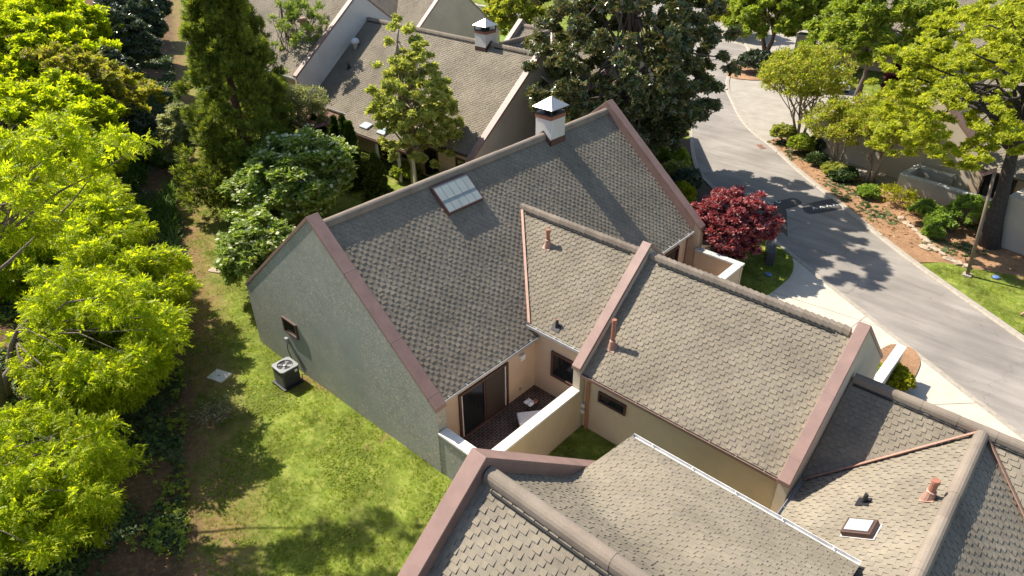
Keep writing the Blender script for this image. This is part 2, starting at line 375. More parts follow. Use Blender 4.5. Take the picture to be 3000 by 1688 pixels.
def crown_points(c, rad, n, seed=0, inner=.45, amp=.28, bottom=-.55):
    d, f = lumpy_dirs(n * 2, 10, amp, seed)
    k = d[:, 2] > bottom; d = d[k][:n]; f = f[k][:n]
    r = np.random.default_rng(seed + 1)
    u = inner + (1 - inner) * r.uniform(0, 1, len(d)) ** .55
    return V(*c) + d * (f * u)[:, None] * V(*rad)
def limbs(mb, base, top, pts, r0, n=18, bend=.25, start=.35, seed=0, ns=5):
    r = np.random.default_rng(seed + 5); base = V(*base); top = V(*top)
    # pick well-spread ends
    idx = r.permutation(len(pts))[:n]
    for i in idx:
        p = pts[i]; t = r.uniform(start, .98)
        a = base + (top - base) * t
        mid = (a + p) / 2 + V(0, 0, bend * np.linalg.norm(p - a) * r.uniform(-.2, .8)) + r.normal(0, .12, 3) * np.linalg.norm(p - a) * .5
        q = [a, (a * .55 + mid * .45) + r.normal(0, .03, 3), mid, (mid + p) / 2 + r.normal(0, .05, 3), p]
        rr = r0 * (1 - t * .75) * .55
        mb.tube(q, [rr, rr * .8, rr * .6, rr * .4, rr * .15], ns)
def trunk_tube(mb, base, top, r0, r1, n=9, wob=.1, seed=0, flare=1.5):
    r = np.random.default_rng(seed + 9); base = V(*base); top = V(*top); k = 8
    pts = []; rad = []
    for i in range(k):
        t = i / (k - 1); w = r.normal(0, wob, 3) * (0 if i == 0 else 1); w[2] = 0
        pts.append(base + (top - base) * t + w); rad.append((r0 + (r1 - r0) * t) * (flare if i == 0 else (1 + (flare - 1) * .25 if i == 1 else 1)))
    pts[0] = pts[0] - V(0, 0, .25)
    mb.tube(pts, rad, n)
def tree(name, label, cat, base, top, crown_c, crown_r, n_cl, r_cl, per, leaf, template, lm, bm, trunk=(.2, .06), nl=22, group=None, seed=1, spread=.7, up=.25, shell=.55, inner=.45, amp=.28, bottom=-.55, droop=0., stems=1, stretch=(1, 1, 1), extra=None, start=.35, flat=0., wob=.1, flowers=None):
    global rng
    rng = np.random.default_rng(seed * 13 + 1)
    base = (base[0], base[1], float(gz(base[0], base[1])) if len(base) < 3 else base[2])
    o = root(name, base, label, cat, group)
    pts = crown_points(crown_c, crown_r, n_cl, seed, inner, amp, bottom)
    if extra is not None: pts = np.concatenate([pts, extra])
    mb = MB()
    for s in range(stems):
        a = 2 * math.pi * s / max(1, stems) + seed
        off = V(math.cos(a), math.sin(a), 0) * (.16 if stems > 1 else 0)
        spreadv = V(math.cos(a), math.sin(a), 0) * (crown_r[0] * .35 if stems > 1 else 0)
        tp = V(*top) + spreadv
        trunk_tube(mb, V(*base) + off, tp, trunk[0], trunk[1], 9, wob, seed + s)
        limbs(mb, V(*base) + off, tp, pts, trunk[0], max(4, nl // stems), .25, start, seed + s)
    mb.build('trunk', bm, o, True)
    rr = r_cl * rng.uniform(.65, 1.25, len(pts))
    vv = clump_cloud(pts, rr, per, leaf, template, spread, up, shell, stretch, flat, droop)
    link('crown', quads_mesh('crown', vv, ORG[o.name]), lm, o)
    if flowers:
        fm, cnt, fs = flowers
        hi = pts[rng.integers(0, len(pts), cnt)]
        d = rng.normal(0, 1, (cnt, 3)); d /= np.linalg.norm(d, axis=1)[:, None]; d[:, 2] = np.abs(d[:, 2])
        fv = place(TFLOWER, hi + d * r_cl * 1.05, d * .3 + rng.normal(0, .6, (cnt, 3)) * V(1, 1, .2), fs * rng.uniform(.7, 1.2, cnt), .2, .6)
        fo = link('blossom', quads_mesh('blossom', fv, ORG[o.name]), fm, o)
    return o
def shrub(name, label, cat, c, rad, n_cl, r_cl, per, leaf, template, lm, seed=1, group=None, bm=None, inner=.55, amp=.2, up=.4, spread=.7, shell=.6, flowers=None, bottom=-.2):
    b = (c[0], c[1], float(gz(c[0], c[1])) if len(c) < 3 else c[2])
    return tree(name, label, cat, b, (b[0], b[1], b[2] + rad[2] * .9), (b[0], b[1], b[2] + rad[2] * .55), (rad[0], rad[1], rad[2] * .6), n_cl, r_cl, per, leaf, template, lm, bm or M['bark'], (.05, .02), 10, group, seed, spread, up, shell, inner, amp, bottom, flowers=flowers, start=.05, wob=.02)
def conifer(name, label, cat, base, height, r_base, n_cl, per, tuft, lm, bm, trunk=.22, seed=1, group=None, low=.06, template=TTUFT, plume=.55, power=.85, lean=(0, 0), spread=.35, rc=.30):
    global rng
    rng = np.random.default_rng(seed * 17 + 3)
    b = V(base[0], base[1], float(gz(base[0], base[1])) if len(base) < 3 else base[2])
    o = root(name, tuple(b), label, cat, group)
    r = np.random.default_rng(seed)
    t = low + (1 - low) * r.uniform(0, 1, n_cl) ** 1.35
    ang = r.uniform(0, 2 * math.pi, n_cl)
    prof = r_base * np.clip(1 - t, .02, 1) ** power * np.clip(t / .1, .55, 1)
    wav = 1 + .22 * np.sin(3 * ang + 9 * t + seed) + .16 * np.sin(5 * ang - 14 * t)
    q = .4 + .6 * r.uniform(0, 1, n_cl) ** .5
    d = np.stack([np.cos(ang), np.sin(ang), 0 * ang], 1)
    ax = b + np.stack([lean[0] * t, lean[1] * t, height * t], 1)
    pts = ax + d * (prof * wav * q)[:, None] + np.stack([0 * t, 0 * t, r.normal(0, .1, n_cl)], 1)
    mb = MB(); trunk_tube(mb, b, b + V(lean[0] * .95, lean[1] * .95, height * .95), trunk, .03, 8, .03, seed)
    for i in r.permutation(n_cl)[:60]:
        a = ax[i] - V(0, 0, prof[i] * .2); mb.tube([a, (a + pts[i]) / 2, pts[i]], [.045 * (1 - t[i]) + .012, .025, .008], 4)
    mb.build('trunk', bm, o, True)
    out = []
    for i in range(n_cl):
        n = max(3, int(per * r.uniform(.7, 1.3))); rc_ = (rc + .12 * (1 - t[i])) * r.uniform(.7, 1.3)
        dd = r.normal(0, 1, (n, 3)); dd /= np.linalg.norm(dd, axis=1)[:, None]
        P = pts[i] + dd * rc_ * V(.75, .75, 1.15) * r.uniform(.3, 1, n)[:, None]
        dv = d[i] * (1 - plume) + V(0, 0, plume) + dd * .55
        out.append(place(template, P, dv, tuft * r.uniform(.6, 1.3, n), spread))
    link('crown', quads_mesh('crown', np.concatenate(out), ORG[o.name]), lm, o)
    return o

# ------------------------------------------------------------------ roofs
def clip_poly(sub, clip):
    def inside(p, a, b): return (b[0] - a[0]) * (p[1] - a[1]) - (b[1] - a[1]) * (p[0] - a[0]) >= -1e-9
    out = sub
    for i in range(len(clip)):
        a, b = clip[i], clip[(i + 1) % len(clip)]; inp, out = out, []
        for j in range(len(inp)):
            p, q = inp[j], inp[(j + 1) % len(inp)]
            ip, iq = inside(p, a, b), inside(q, a, b)
            if ip != iq:
                d = (b[0] - a[0], b[1] - a[1]); e = (q[0] - p[0], q[1] - p[1])
                den = d[0] * e[1] - d[1] * e[0]
                t = (d[0] * (a[1] - p[1]) - d[1] * (a[0] - p[0])) / (den if abs(den) > 1e-12 else 1e-12)
                x = (p[0] + e[0] * t, p[1] + e[1] * t)
                out.append(x)
            if iq: out.append(q)
        if len(out) < 3: return []
    return out
def teeth(mb, origin, u, d, n, poly2, e=.14, w=.145, t=.016, seed=0, warp=None):
    r = random.Random(seed)
    A = sum(poly2[i][0] * poly2[(i + 1) % len(poly2)][1] - poly2[(i + 1) % len(poly2)][0] * poly2[i][1] for i in range(len(poly2)))
    if A < 0: poly2 = poly2[::-1]
    us = [p[0] for p in poly2]; ds = [p[1] for p in poly2]
    k0 = math.floor(min(ds) / e); k1 = math.ceil(max(ds) / e)
    for k in range(k0, k1 + 1):
        d0, d1 = k * e, (k + 1) * e
        x = min(us) - 2 * w + (k % 2) * w + r.uniform(-.02, .02)
        while x < max(us) + w:
            ww = w * r.uniform(.62, 1.38); x0 = x + r.uniform(-.035, .035); x += 2 * w
            P = clip_poly([(x0, d0), (x0 + ww, d0), (x0 + ww, d1), (x0, d1)], poly2)
            if len(P) < 3: continue
            tt = t * r.uniform(.8, 1.2)
            bot = []; top = []
            for (a, b) in P:
                p = origin + u * a + d * b if warp is None else warp(a, b)
                f = .25 + .75 * (b - d0) / e
                bot.append(p); top.append(p + n * tt * f)
            m = len(P)
            f0 = len(mb.f); mb.add(top + bot, [tuple(range(m))] + [(i, i + m, (i + 1) % m + m, (i + 1) % m) for i in range(m)])
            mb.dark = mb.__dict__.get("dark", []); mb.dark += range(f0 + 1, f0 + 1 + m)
def roof_slope(name, poly, parent, mat=None, thick=.12, seed=0, do_teeth=True, flip=False, t=.023, label=None):
    """poly: planar convex 3D polygon, first two points along the upper edge (ridge side)"""
    P = [V(*p) for p in poly]
    n = np.cross(P[1] - P[0], P[2] - P[0]); n /= np.linalg.norm(n)
    if n[2] < 0: n = -n
    d = V(0, 0, -1) + n * n[2]; d /= np.linalg.norm(d)
    u = np.cross(d, n); u /= np.linalg.norm(u)
    if np.cross(u, d) @ n < 0: u = -u
    mb = MB(); mb.prism(P, -n * thick)
    if do_teeth:
        p2 = [((p - P[0]) @ u, (p - P[0]) @ d) for p in P]
        teeth(mb, P[0], u, d, n, p2, seed=seed, t=t)
    o = mb.build(name, mat or M['shingle'], parent)
    if label: o['label'] = label
    return o
def arch(mb, a, b, w, h, z0=0, n=8, ends=True):
    """half-round ridge cover between a and b"""
    a = V(*a); b = V(*b); t = (b - a) / np.linalg.norm(b - a); s = np.cross(t, V(0, 0, 1)); s /= np.linalg.norm(s)
    pr = [(-w, -w * .82)] + [(-w * math.cos(math.pi * i / n) * .98, h * math.sin(math.pi * i / n) ** .8 - w * .55 * (1 - math.sin(math.pi * i / n))) for i in range(n + 1)] + [(w, -w * .82)]
    vs = [p + s * x + V(0, 0, z + z0) for p in (a, b) for x, z in pr]; k = len(pr)
    mb.add(vs, [(i, i + 1, k + i + 1, k + i) for i in range(k - 1)] + ([tuple(range(k - 1, -1, -1)), tuple(range(k, 2 * k))] if ends else []))
def fat_ridge(parent, a, b, w=.2, h=.13, seg=.9):
    a = V(*a); b = V(*b); Ln = np.linalg.norm(b - a); k = max(1, int(Ln / seg)); mb = MB()
    for i in range(k):
        p = a + (b - a) * i / k; q = a + (b - a) * (i + 1) / k
        j = .004 * (i % 3); arch(mb, p, q, w + j, h + j)
    return mb.build('ridge_cap', M['ridge'], parent, False)
def tile_ridge(parent, a, b, w=.15, h=.075, seg=.2, vent_side=None):
    a = V(*a); b = V(*b); Ln = np.linalg.norm(b - a); k = max(2, int(Ln / seg)); mb = MB(); r = random.Random(k)
    for i in range(k):
        p = a + (b - a) * i / k; q = a + (b - a) * (i + 1.12) / k
        t = (q - p); mb2 = MB(); arch(mb2, p + V(0, 0, .05 + r.uniform(0, .012)), q, w * r.uniform(.96, 1.04), h, 0, 4)
        mb.add(mb2.v, mb2.f)
    o = mb.build('ridge_cap', M['ridge'], parent)
    if vent_side is not None:
        vs = V(*vent_side); t = (b - a) / Ln
        mv = MB(); c0 = a + t * .35 + vs * .185 + V(0, 0, -.15); c1 = b - t * .35 + vs * .185 + V(0, 0, -.15)
        mv.tube([c0, c1], .028, 5); mv.build('ridge_vent', M['vent'], parent)
    return o
def parapet_cap(parent, path, lat, w, t=.14, joints=(), ov=.0, mat=None):
    """sloping cap along path (top edge, one side), lat = unit vector across"""
    mb = MB(); lat = V(*lat); P = [V(*p) - lat * ov for p in path]; wv = lat * (w + 2 * ov)
    k = len(P); dn = V(0, 0, -t)
    for i in range(k - 1):
        mb.prism([P[i], P[i + 1], P[i + 1] + dn, P[i] + dn], wv)
    for i, f in joints:
        q = P[i] + (P[i + 1] - P[i]) * f; d = (P[i + 1] - P[i]); d /= np.linalg.norm(d)
        a = q - lat * .006 + V(0, 0, .004); mb.prism([a - d * .02, a + d * .02, a + d * .02 - V(0, 0, t + .01), a - d * .02 - V(0, 0, t + .01)], wv + lat * .012)
    return mb.build('coping_cap', mat or M['cap'], parent, False, .012)
def wall_prism(parent, poly, ext, mat, name='wall', label=None):
    mb = MB(); mb.prism(poly, ext); o = mb.build(name, mat, parent)
    if label: o['label'] = label
    return o
def gutter(parent, a, b, out, mat=None, inside=None, s=.11, hang=.8):
    """open K gutter from a to b (top back edge), out = unit vector away from the wall"""
    a = V(*a); b = V(*b); o = V(*out); mb = MB(); th = .008; dn = V(0, 0, -1)
    mb.prism([a, b, b + dn * s, a + dn * s], o * th)
    mb.prism([a + dn * s, b + dn * s, b + dn * (s + th), a + dn * (s + th)], o * s)
    mb.prism([a + o * s, b + o * s, b + o * s + dn * s, a + o * s + dn * s], o * th)
    mb.prism([a + o * s, b + o * s, b + o * (s + .02), a + o * (s + .02)], V(0, 0, .012))
    for e in (a, b): mb.prism([e, e + o * s, e + o * s + dn * s, e + dn * s], (b - a) / np.linalg.norm(b - a) * (.004 if e is a else -.004))
    Ln = np.linalg.norm(b - a); k = int(Ln / hang); t = (b - a) / Ln
    for i in range(1, k + 1):
        p = a + t * (Ln * (i - .5) / k); mb.prism([p - t * .012, p + t * .012, p + t * .012 + o * s, p - t * .012 + o * s], V(0, 0, .01))
    g = mb.build('gutter', mat or M['capdark'], parent)
    mi = MB(); mi.prism([a + o * .012 + dn * .07, b + o * .012 + dn * .07, b + o * (s - .005) + dn * .07, a + o * (s - .005) + dn * .07], dn * .02)
    mi.build('gutter_debris', inside or M['gutter_in'], g)
    return g
def window(parent, c, u, w, h, out, frame=.07, name='window', mat=None, mull=(), glass=None, depth=.08):
    """c = centre on the wall face, u = unit horizontal along the wall, out = outward normal"""
    c = V(*c); u = V(*u); o = V(*out); z = V(0, 0, 1)
    f = MB()
    def bar(p, q, t0=0, t1=depth):   # rectangle p..q in (u,z) wall coords
        f.prism([c + u * p[0] + z * p[1] + o * (t0 - .02), c + u * q[0] + z * p[1] + o * (t0 - .02), c + u * q[0] + z * q[1] + o * (t0 - .02), c + u * p[0] + z * q[1] + o * (t0 - .02)], o * (t1 + .02))
    a, b = w / 2, h / 2
    bar((-a, -b), (-a + frame, b)); bar((a - frame, -b), (a, b)); bar((-a + frame, b - frame), (a - frame, b)); bar((-a + frame, -b), (a - frame, -b + frame))
    for m in mull: bar((m - frame * .35, -b + frame), (m + frame * .35, b - frame), 0, depth * .8)
    fo = f.build(name, mat or M['capdark'], parent)
    g = MB(); q = .015
    g.prism([c + u * (-a + frame) + z * (-b + frame) + o * q, c + u * (a - frame) + z * (-b + frame) + o * q, c + u * (a - frame) + z * (b - frame) + o * q, c + u * (-a + frame) + z * (b - frame) + o * q], o * .008)
    g.build('pane', glass or M['glass'], fo)
    return fo
def downspout(parent, pts, mat=None, r=.045):
    mb = MB(); mb.tube(pts, r, 4); return mb.build('downspout', mat or M['capdark'], parent)
def vent_pipe(parent, c, n, h=1., r=.075, mat=None, cap=True, boot=None):
    c = V(*c); n = V(*n); mb = MB(); mat = mat or M['clay']
    mb.lathe(c, [(r, -.1), (r, h - .12), (r * 1.18, h - .11), (r * 1.18, h - .02), (r * 1.05, h)] if cap else [(r, -.1), (r, h)], 12)
    o = mb.build('vent_pipe', mat, parent, False)
    m2 = MB(); m2.lathe(c, [(r * 2.0, -.12), (r * 1.7, .08), (r * 1.35, .25), (r * 1.45, .28), (r * 1.1, .3)], 12)
    u = np.cross(n, V(0, 1, 0)); u /= np.linalg.norm(u); v = np.cross(n, u)
    m2.obox(c + n * .012, u, v, .17, .17, .02) if np.cross(u, v) @ n > 0 else m2.obox(c + n * .012, v, u, .17, .17, .02)
    m2.build('pipe_boot', boot or M['copper'], o)
    return o
def chimney(parent, x0, x1, y0, y1, zb, zt, ridge_axis='y', ridge_at=None, zr=7.15, slope=.86, scr=.32):
    cx, cy = (x0 + x1) / 2, (y0 + y1) / 2
    b = MB(); b.box((x0, y0, zb), (x1, y1, zt)); o = b.build('chimney', M['stucco_white'], parent)
    k = MB(); k.box((x0 - .02, y0 - .02, zt), (x1 + .02, y1 + .02, zt + .16)); k.build('brick_band', M['brickcap'], o)
    s = MB(); t = .025; z0 = zt + .16; z1 = z0 + scr
    s.box((x0 - .03, y0 - .03, z0), (x1 + .03, y1 + .03, z0 + .07))
    for px in (x0, x1):
        for py in (y0, y1): s.box((px - t, py - t, z0 + .07), (px + t, py + t, z1))
    s.box((cx - .2, cy - .2, z0 + .07), (cx + .2, cy + .2, z1 - .03)); s.build('spark_screen', M['black'], o)
    c = MB(); e = .11; zc = z1
    c.add([(x0 - e, y0 - e, zc), (x1 + e, y0 - e, zc), (x1 + e, y1 + e, zc), (x0 - e, y1 + e, zc), (cx, cy, zc + .4), (x0 - e, y0 - e, zc - .03), (x1 + e, y0 - e, zc - .03), (x1 + e, y1 + e, zc - .03), (x0 - e, y1 + e, zc - .03)],
          [(0, 1, 4), (1, 2, 4), (2, 3, 4), (3, 0, 4), (0, 5, 6, 1), (1, 6, 7, 2), (2, 7, 8, 3), (3, 8, 5, 0), (8, 7, 6, 5)])
    c.build('chimney_cap', M['galv'], o)
    # flashing collar that follows the roof
    f = MB(); p = .02; h = .27
    if ridge_axis == 'y':
        zz = lambda x: zr - slope * abs(x - ridge_at)
        for yy, sg in ((y0, -1), (y1, 1)):
            xs = [x0 - p, ridge_at, x1 + p]
            f.prism([(x, yy, zz(x) - .1) for x in xs] + [(x, yy, zz(x) + h) for x in xs[::-1]], (0, sg * p, 0))
        for xx, sg in ((x0, -1), (x1, 1)): f.box((xx, y0 - p, zz(xx) - .1), (xx + sg * p, y1 + p, zz(xx) + h))
    else:
        zz = lambda y: zr - slope * abs(y - ridge_at)
        for xx, sg in ((x0, -1), (x1, 1)):
            ys = [y0 - p, ridge_at, y1 + p]
            f.prism([(xx, y, zz(y) - .1) for y in ys] + [(xx, y, zz(y) + h) for y in ys[::-1]], (sg * p, 0, 0))
        for yy, sg in ((y0, -1), (y1, 1)): f.box((x0 - p, yy, zz(yy) - .1), (x1 + p, yy + sg * p, zz(yy) + h))
    f.build('flashing', M['capdark'], o)
    return o

# ================================================================== the townhouse in the middle
X, Y, Z = V(1, 0, 0), V(0, 1, 0), V(0, 0, 1)
H = root('townhouse', (-14.5, 15, 0), 'townhouse in the middle with the wide dark shingle roof, chimney, flat skylight and brick patio', 'house', 'terraced townhouses')
ZR = 7.1; SM = .86
roof_slope('roof_slope', [(-18.5, 10.72, ZR), (-18.5, 27.06, ZR), (-13.1, 27.06, ZR - 5.4 * SM), (-13.1, 10.72, ZR - 5.4 * SM)], H, seed=1, t=.0135, label='large dark roof slope beneath the skylight')
roof_slope('roof_slope', [(-18.5, 10.72, ZR - .004), (-18.5, 27.06, ZR - .004), (-24.0, 27.06, ZR - 5.5 * SM), (-24.0, 10.72, ZR - 5.5 * SM)], H, seed=2)
ch_y0, ch_y1 = 22.32, 23.3
fat_ridge(H, (-18.5, 10.85, ZR + .05), (-18.5, ch_y0 - .02, ZR + .05), .17, .11); fat_ridge(H, (-18.5, ch_y1 + .02, ZR + .05), (-18.5, 27.0, ZR + .05), .17, .11)
# wing and garage roofs
YR, ZW, SW = 18.83, 5.52, .86
roof_slope('roof_slope', [(-16.68, YR, ZW), (-10.9, YR, ZW), (-10.9, 15.68, ZW - 3.15 * SW), (-13.58, 15.68, ZW - 3.15 * SW)], H, seed=3)
roof_slope('roof_slope', [(-16.68, YR, ZW - .004), (-10.9, YR, ZW - .004), (-10.9, 21.98, ZW - 3.15 * SW), (-13.58, 21.98, ZW - 3.15 * SW)], H, seed=4)
roof_slope('roof_slope', [(-10.64, YR, ZW), (-3.55, YR, ZW), (-3.55, 15.18, ZW - 3.65 * SW), (-10.64, 15.18, ZW - 3.65 * SW)], H, seed=5)
roof_slope('roof_slope', [(-10.64, YR, ZW - .004), (-3.55, YR, ZW - .004), (-3.55, 22.4, ZW - 3.57 * SW), (-10.64, 22.4, ZW - 3.57 * SW)], H, seed=6)
tile_ridge(H, (-16.65, YR, ZW + .045), (-10.98, YR, ZW + .045), vent_side=(0, -1, 0))
tile_ridge(H, (-10.5, YR, ZW + .045), (-3.7, YR, ZW + .045), vent_side=(0, -1, 0))
# valley flashing
mb = MB(); a = V(-16.72, YR - .02, ZW + .03); b = V(-13.6, 15.7, ZW - 3.13 * SW + .03)
mb.prism([a, b, b + V(.13, 0, .02), a + V(.13, 0, .02)], (0, 0, .035)); mb.build('valley_flashing', M['copper'], H)
mb = MB(); mb.prism([a - V(.03, 0, .02), b - V(.03, 0, .02), b - V(0, 0, -.02), a - V(0, 0, -.02)], (0, 0, -.12)); mb.build('valley_flashing', M['capdark'], H)
# gable walls with sloping caps
CL = [(-12.72, 2.72), (-18.5, 7.6), (-24.42, 2.62)]
g = wall_prism(H, [(-12.74, 10.33, -.6), (-12.74, 10.33, 2.58), (-18.5, 10.33, 7.46), (-24.36, 10.33, 2.5), (-24.36, 10.33, -.9)], (0, .4, 0), M['stucco_gable'], 'gable_wall', 'tall windowed gable wall with dried creeper marks painted as sunlit')
parapet_cap(H, [(x, 10.3, z) for x, z in CL], Y, .46, .15, [(0, .34), (0, .7), (0, .06)])
wall_prism(H, [(-12.76, 27.06, -.4), (-12.76, 27.06, 2.6), (-18.5, 27.06, 7.46), (-24.3, 27.06, 2.55), (-24.3, 27.06, -.4)], (0, .42, 0), M['stucco'], 'gable_wall')
parapet_cap(H, [(-12.72, 27.03, 2.74), (-18.5, 27.03, 7.6), (-24.38, 27.03, 2.66)], Y, .46, .15, [(0, .16), (0, .55)])
# dark flashing on the roof side of the far gable
mb = MB(); mb.prism([(-13.1, 27.02, 2.2), (-13.1, 27.02, 2.9), (-18.5, 27.02, 7.42), (-18.5, 27.02, 6.75)], (0, .03, 0)); mb.prism([(-18.5, 27.02, 6.75), (-18.5, 27.02, 7.42), (-24, 27.02, 2.8), (-24, 27.02, 2.1)], (0, .03, 0)); mb.build('parapet_flashing', M['cap'], H)
# fire walls
for x0, ztop, y0, y1 in ((-10.95, 6.0, 14.98, 22.66), (-3.56, 5.98, 14.9, 22.7)):
    s = .857
    wall_prism(H, [(x0 + .03, y0 + .07, -.5), (x0 + .03, y0 + .07, ztop - .15 - (YR - y0 - .07) * s), (x0 + .03, YR, ztop - .15), (x0 + .03, y1 - .07, ztop - .15 - (y1 - .07 - YR) * s), (x0 + .03, y1 - .07, -.5)], (.3, 0, 0), M['stucco_pale'], 'fire_wall')
    parapet_cap(H, [(x0, y0, ztop - (YR - y0) * s), (x0, YR, ztop), (x0, y1, ztop - (y1 - YR) * s)], X, .36, .15, [(0, .08), (0, .38)] if x0 < -5 else [(0, .14), (0, .55)])
# walls
wall_prism(H, [(-13.49, 10.73, -.3), (-13.29, 10.73, -.3), (-13.29, 15.78, -.3), (-13.49, 15.78, -.3)], (0, 0, 2.76), M['stucco'])
wall_prism(H, [(-13.29, 15.78, -.3), (-10.92, 15.78, -.3), (-10.92, 15.98, -.3), (-13.29, 15.98, -.3)], (0, 0, 3.1), M['stucco'])
wall_prism(H, [(-13.49, 21.8, -.3), (-13.29, 21.8, -.3), (-13.29, 27.06, -.3), (-13.49, 27.06, -.3)], (0, 0, 2.76), M['stucco'])
wall_prism(H, [(-13.29, 21.7, -.3), (-10.92, 21.7, -.3), (-10.92, 21.88, -.3), (-13.29, 21.88, -.3)], (0, 0, 3.1), M['stucco'])
wall_prism(H, [(-10.62, 15.36, -.6), (-3.53, 15.36, -.6), (-3.53, 15.56, -.6), (-10.62, 15.56, -.6)], (0, 0, 3.1), M['stucco'])
wall_prism(H, [(-10.62, 22.1, -.4), (-3.53, 22.1, -.4), (-3.53, 22.3, -.4), (-10.62, 22.3, -.4)], (0, 0, 2.9), M['stucco'])
wall_prism(H, [(-24.0, 10.73, -.9), (-23.8, 10.73, -.9), (-23.8, 27.06, -.9), (-24.0, 27.06, -.9)], (0, 0, 3.3), M['stucco'])
# patio
mb = MB(); mb.box((-13.29, 10.73, -.3), (-10.88, 15.78, .0)); mb.build('patio_floor', M['paver'], H)
wall_prism(H, [(-12.74, 10.36, -.5), (-10.6, 10.36, -.5), (-10.6, 10.66, -.5), (-12.74, 10.66, -.5)], (0, 0, 2.12), M['stucco_gable'], 'patio_wall')
wall_prism(H, [(-10.9, 10.66, -.5), (-10.63, 10.66, -.5), (-10.63, 15.05, -.5), (-10.9, 15.05, -.5)], (0, 0, 2.12), M['stucco'], 'patio_wall')
def coping(parent, a, b, w, z, mat=None, seg=.95, t=.09):
    a = V(*a, z); b = V(*b, z); Ln = np.linalg.norm(b - a); d = (b - a) / Ln; k = max(1, round(Ln / seg)); n = V(-d[1], d[0], 0); mb = MB()
    for i in range(k):
        mb.obox((a + d * (Ln * (i + .5) / k) - Z * t), d, n, Ln / k / 2 - .004, w / 2, t)
        mb.obox((a + d * (Ln * (i + .5) / k) - Z * (t + .02)), d, n, Ln / k / 2 - .004, w / 2 - .035, .02)
    return mb.build('wall_coping', mat or M['coping'], parent, False, .008)
coping(H, (-12.72, 10.5), (-10.58, 10.5), .38, 1.73); coping(H, (-10.765, 10.70), (-10.765, 15.04), .36, 1.73)
# front court walls
wall_prism(H, [(-12.76, 26.88, -.3), (-10.4, 26.88, -.3), (-10.4, 27.04, -.3), (-12.76, 27.04, -.3)], (0, 0, 1.9), M['stucco'], 'court_wall')
wall_prism(H, [(-10.7, 22.42, -.3), (-10.42, 22.42, -.3), (-10.42, 26.88, -.3), (-10.7, 26.88, -.3)], (0, 0, 1.9), M['stucco'], 'court_wall')
coping(H, (-12.74, 26.95), (-10.36, 26.95), .34, 1.72, M['oldcoping']); coping(H, (-10.56, 22.5), (-10.56, 26.76), .36, 1.72)
# gutters, downspouts
gutter(H, (-13.14, 10.78, 2.49), (-13.14, 15.72, 2.49), X, M['galv'], M['black'])
gutter(H, (-13.14, 22.0, 2.49), (-13.14, 27.0, 2.49), X, M['whitegut'], M['black'])
gutter(H, (-13.55, 15.7, 2.84), (-10.97, 15.7, 2.84), -Y, M['whitegut'], M['whitegut'])
gutter(H, (-10.6, 15.2, 2.40), (-3.58, 15.2, 2.40), -Y, M['cap'])
mb = MB(); mb.box((-13.62, 15.6, 2.5), (-13.3, 15.76, 2.72)); mb.build('fascia', M['capdark'], H)
mb = MB(); mb.box((-13.28, 10.76, 2.18), (-13.2, 15.74, 2.36)); mb.build('fascia', M['stucco'], H)
downspout(H, [(-10.42, 15.22, 2.3), (-10.42, 15.27, 2.1), (-10.42, 15.29, .5), (-10.42, 15.29, -.1)], M['clay'], .062)
downspout(H, [(-13.14, 10.86, 2.4), (-13.22, 10.84, 2.2), (-13.23, 10.84, .02)], M['capdark'], .032)
downspout(H, [(-13.14, 26.9, 2.4), (-13.22, 26.9, 2.2), (-13.22, 26.9, .02)], M['cap'], .05)
# openings
sd = window(H, (-13.29, 13.0, 1.03), Y, 2.46, 2.07, X, .085, 'sliding_door', M['clay'] if False else M['capdark'], mull=(0,))
mb = MB(); mb.box((-13.27, 13.07, .12), (-13.235, 14.0, 1.94)); mb.build('insect_screen', M['screen'], sd)
for yy in (11.88, 14.07):
    mb = MB(); mb.box((-13.27, yy, .1), (-13.232, yy + .04, 1.96)); mb.build('door_track', M['white'], sd)
window(H, (-11.83, 15.78, 1.55), X, 1.24, 1.14, -Y, .09)
window(H, (-9.43, 15.36, 1.64), X, 1.13, .45, -Y, .06)
window(H, (-21.25, 10.33, 1.86), X, .98, .70, -Y, .07)
window(H, (-13.29, 25.2, 1.25), Y, 1.9, 1.5, X, .08)
mb = MB(); mb.box((-13.29, 14.85, 1.75), (-13.16, 15.1, 1.98)); mb.build('vent_hood', M['white'], H, False, .01)
mb = MB(); mb.box((-13.29, 14.9, .28), (-13.26, 14.98, .40)); mb.build('outlet_box', M['lightgrey'], H)
for z in (.55, .82):
    mb = MB(); mb.box((-10.62, 15.22, z), (-10.5, 15.36, z + .16)); mb.build('utility_box', M['white'], H, False, .015)
mb = MB(); mb.box((-21.83, 10.22, .88), (-21.66, 10.33, 1.14)); db = mb.build('disconnect_box', M['lightgrey'], H, False, .01)
mb = MB(); mb.tube([(-21.74, 10.27, .9), (-21.72, 10.22, .6), (-21.5, 10.2, .25), (-21.25, 10.15, .05), (-21.0, 10.05, .0)], .018, 6); mb.build('conduit', M['black'], db)
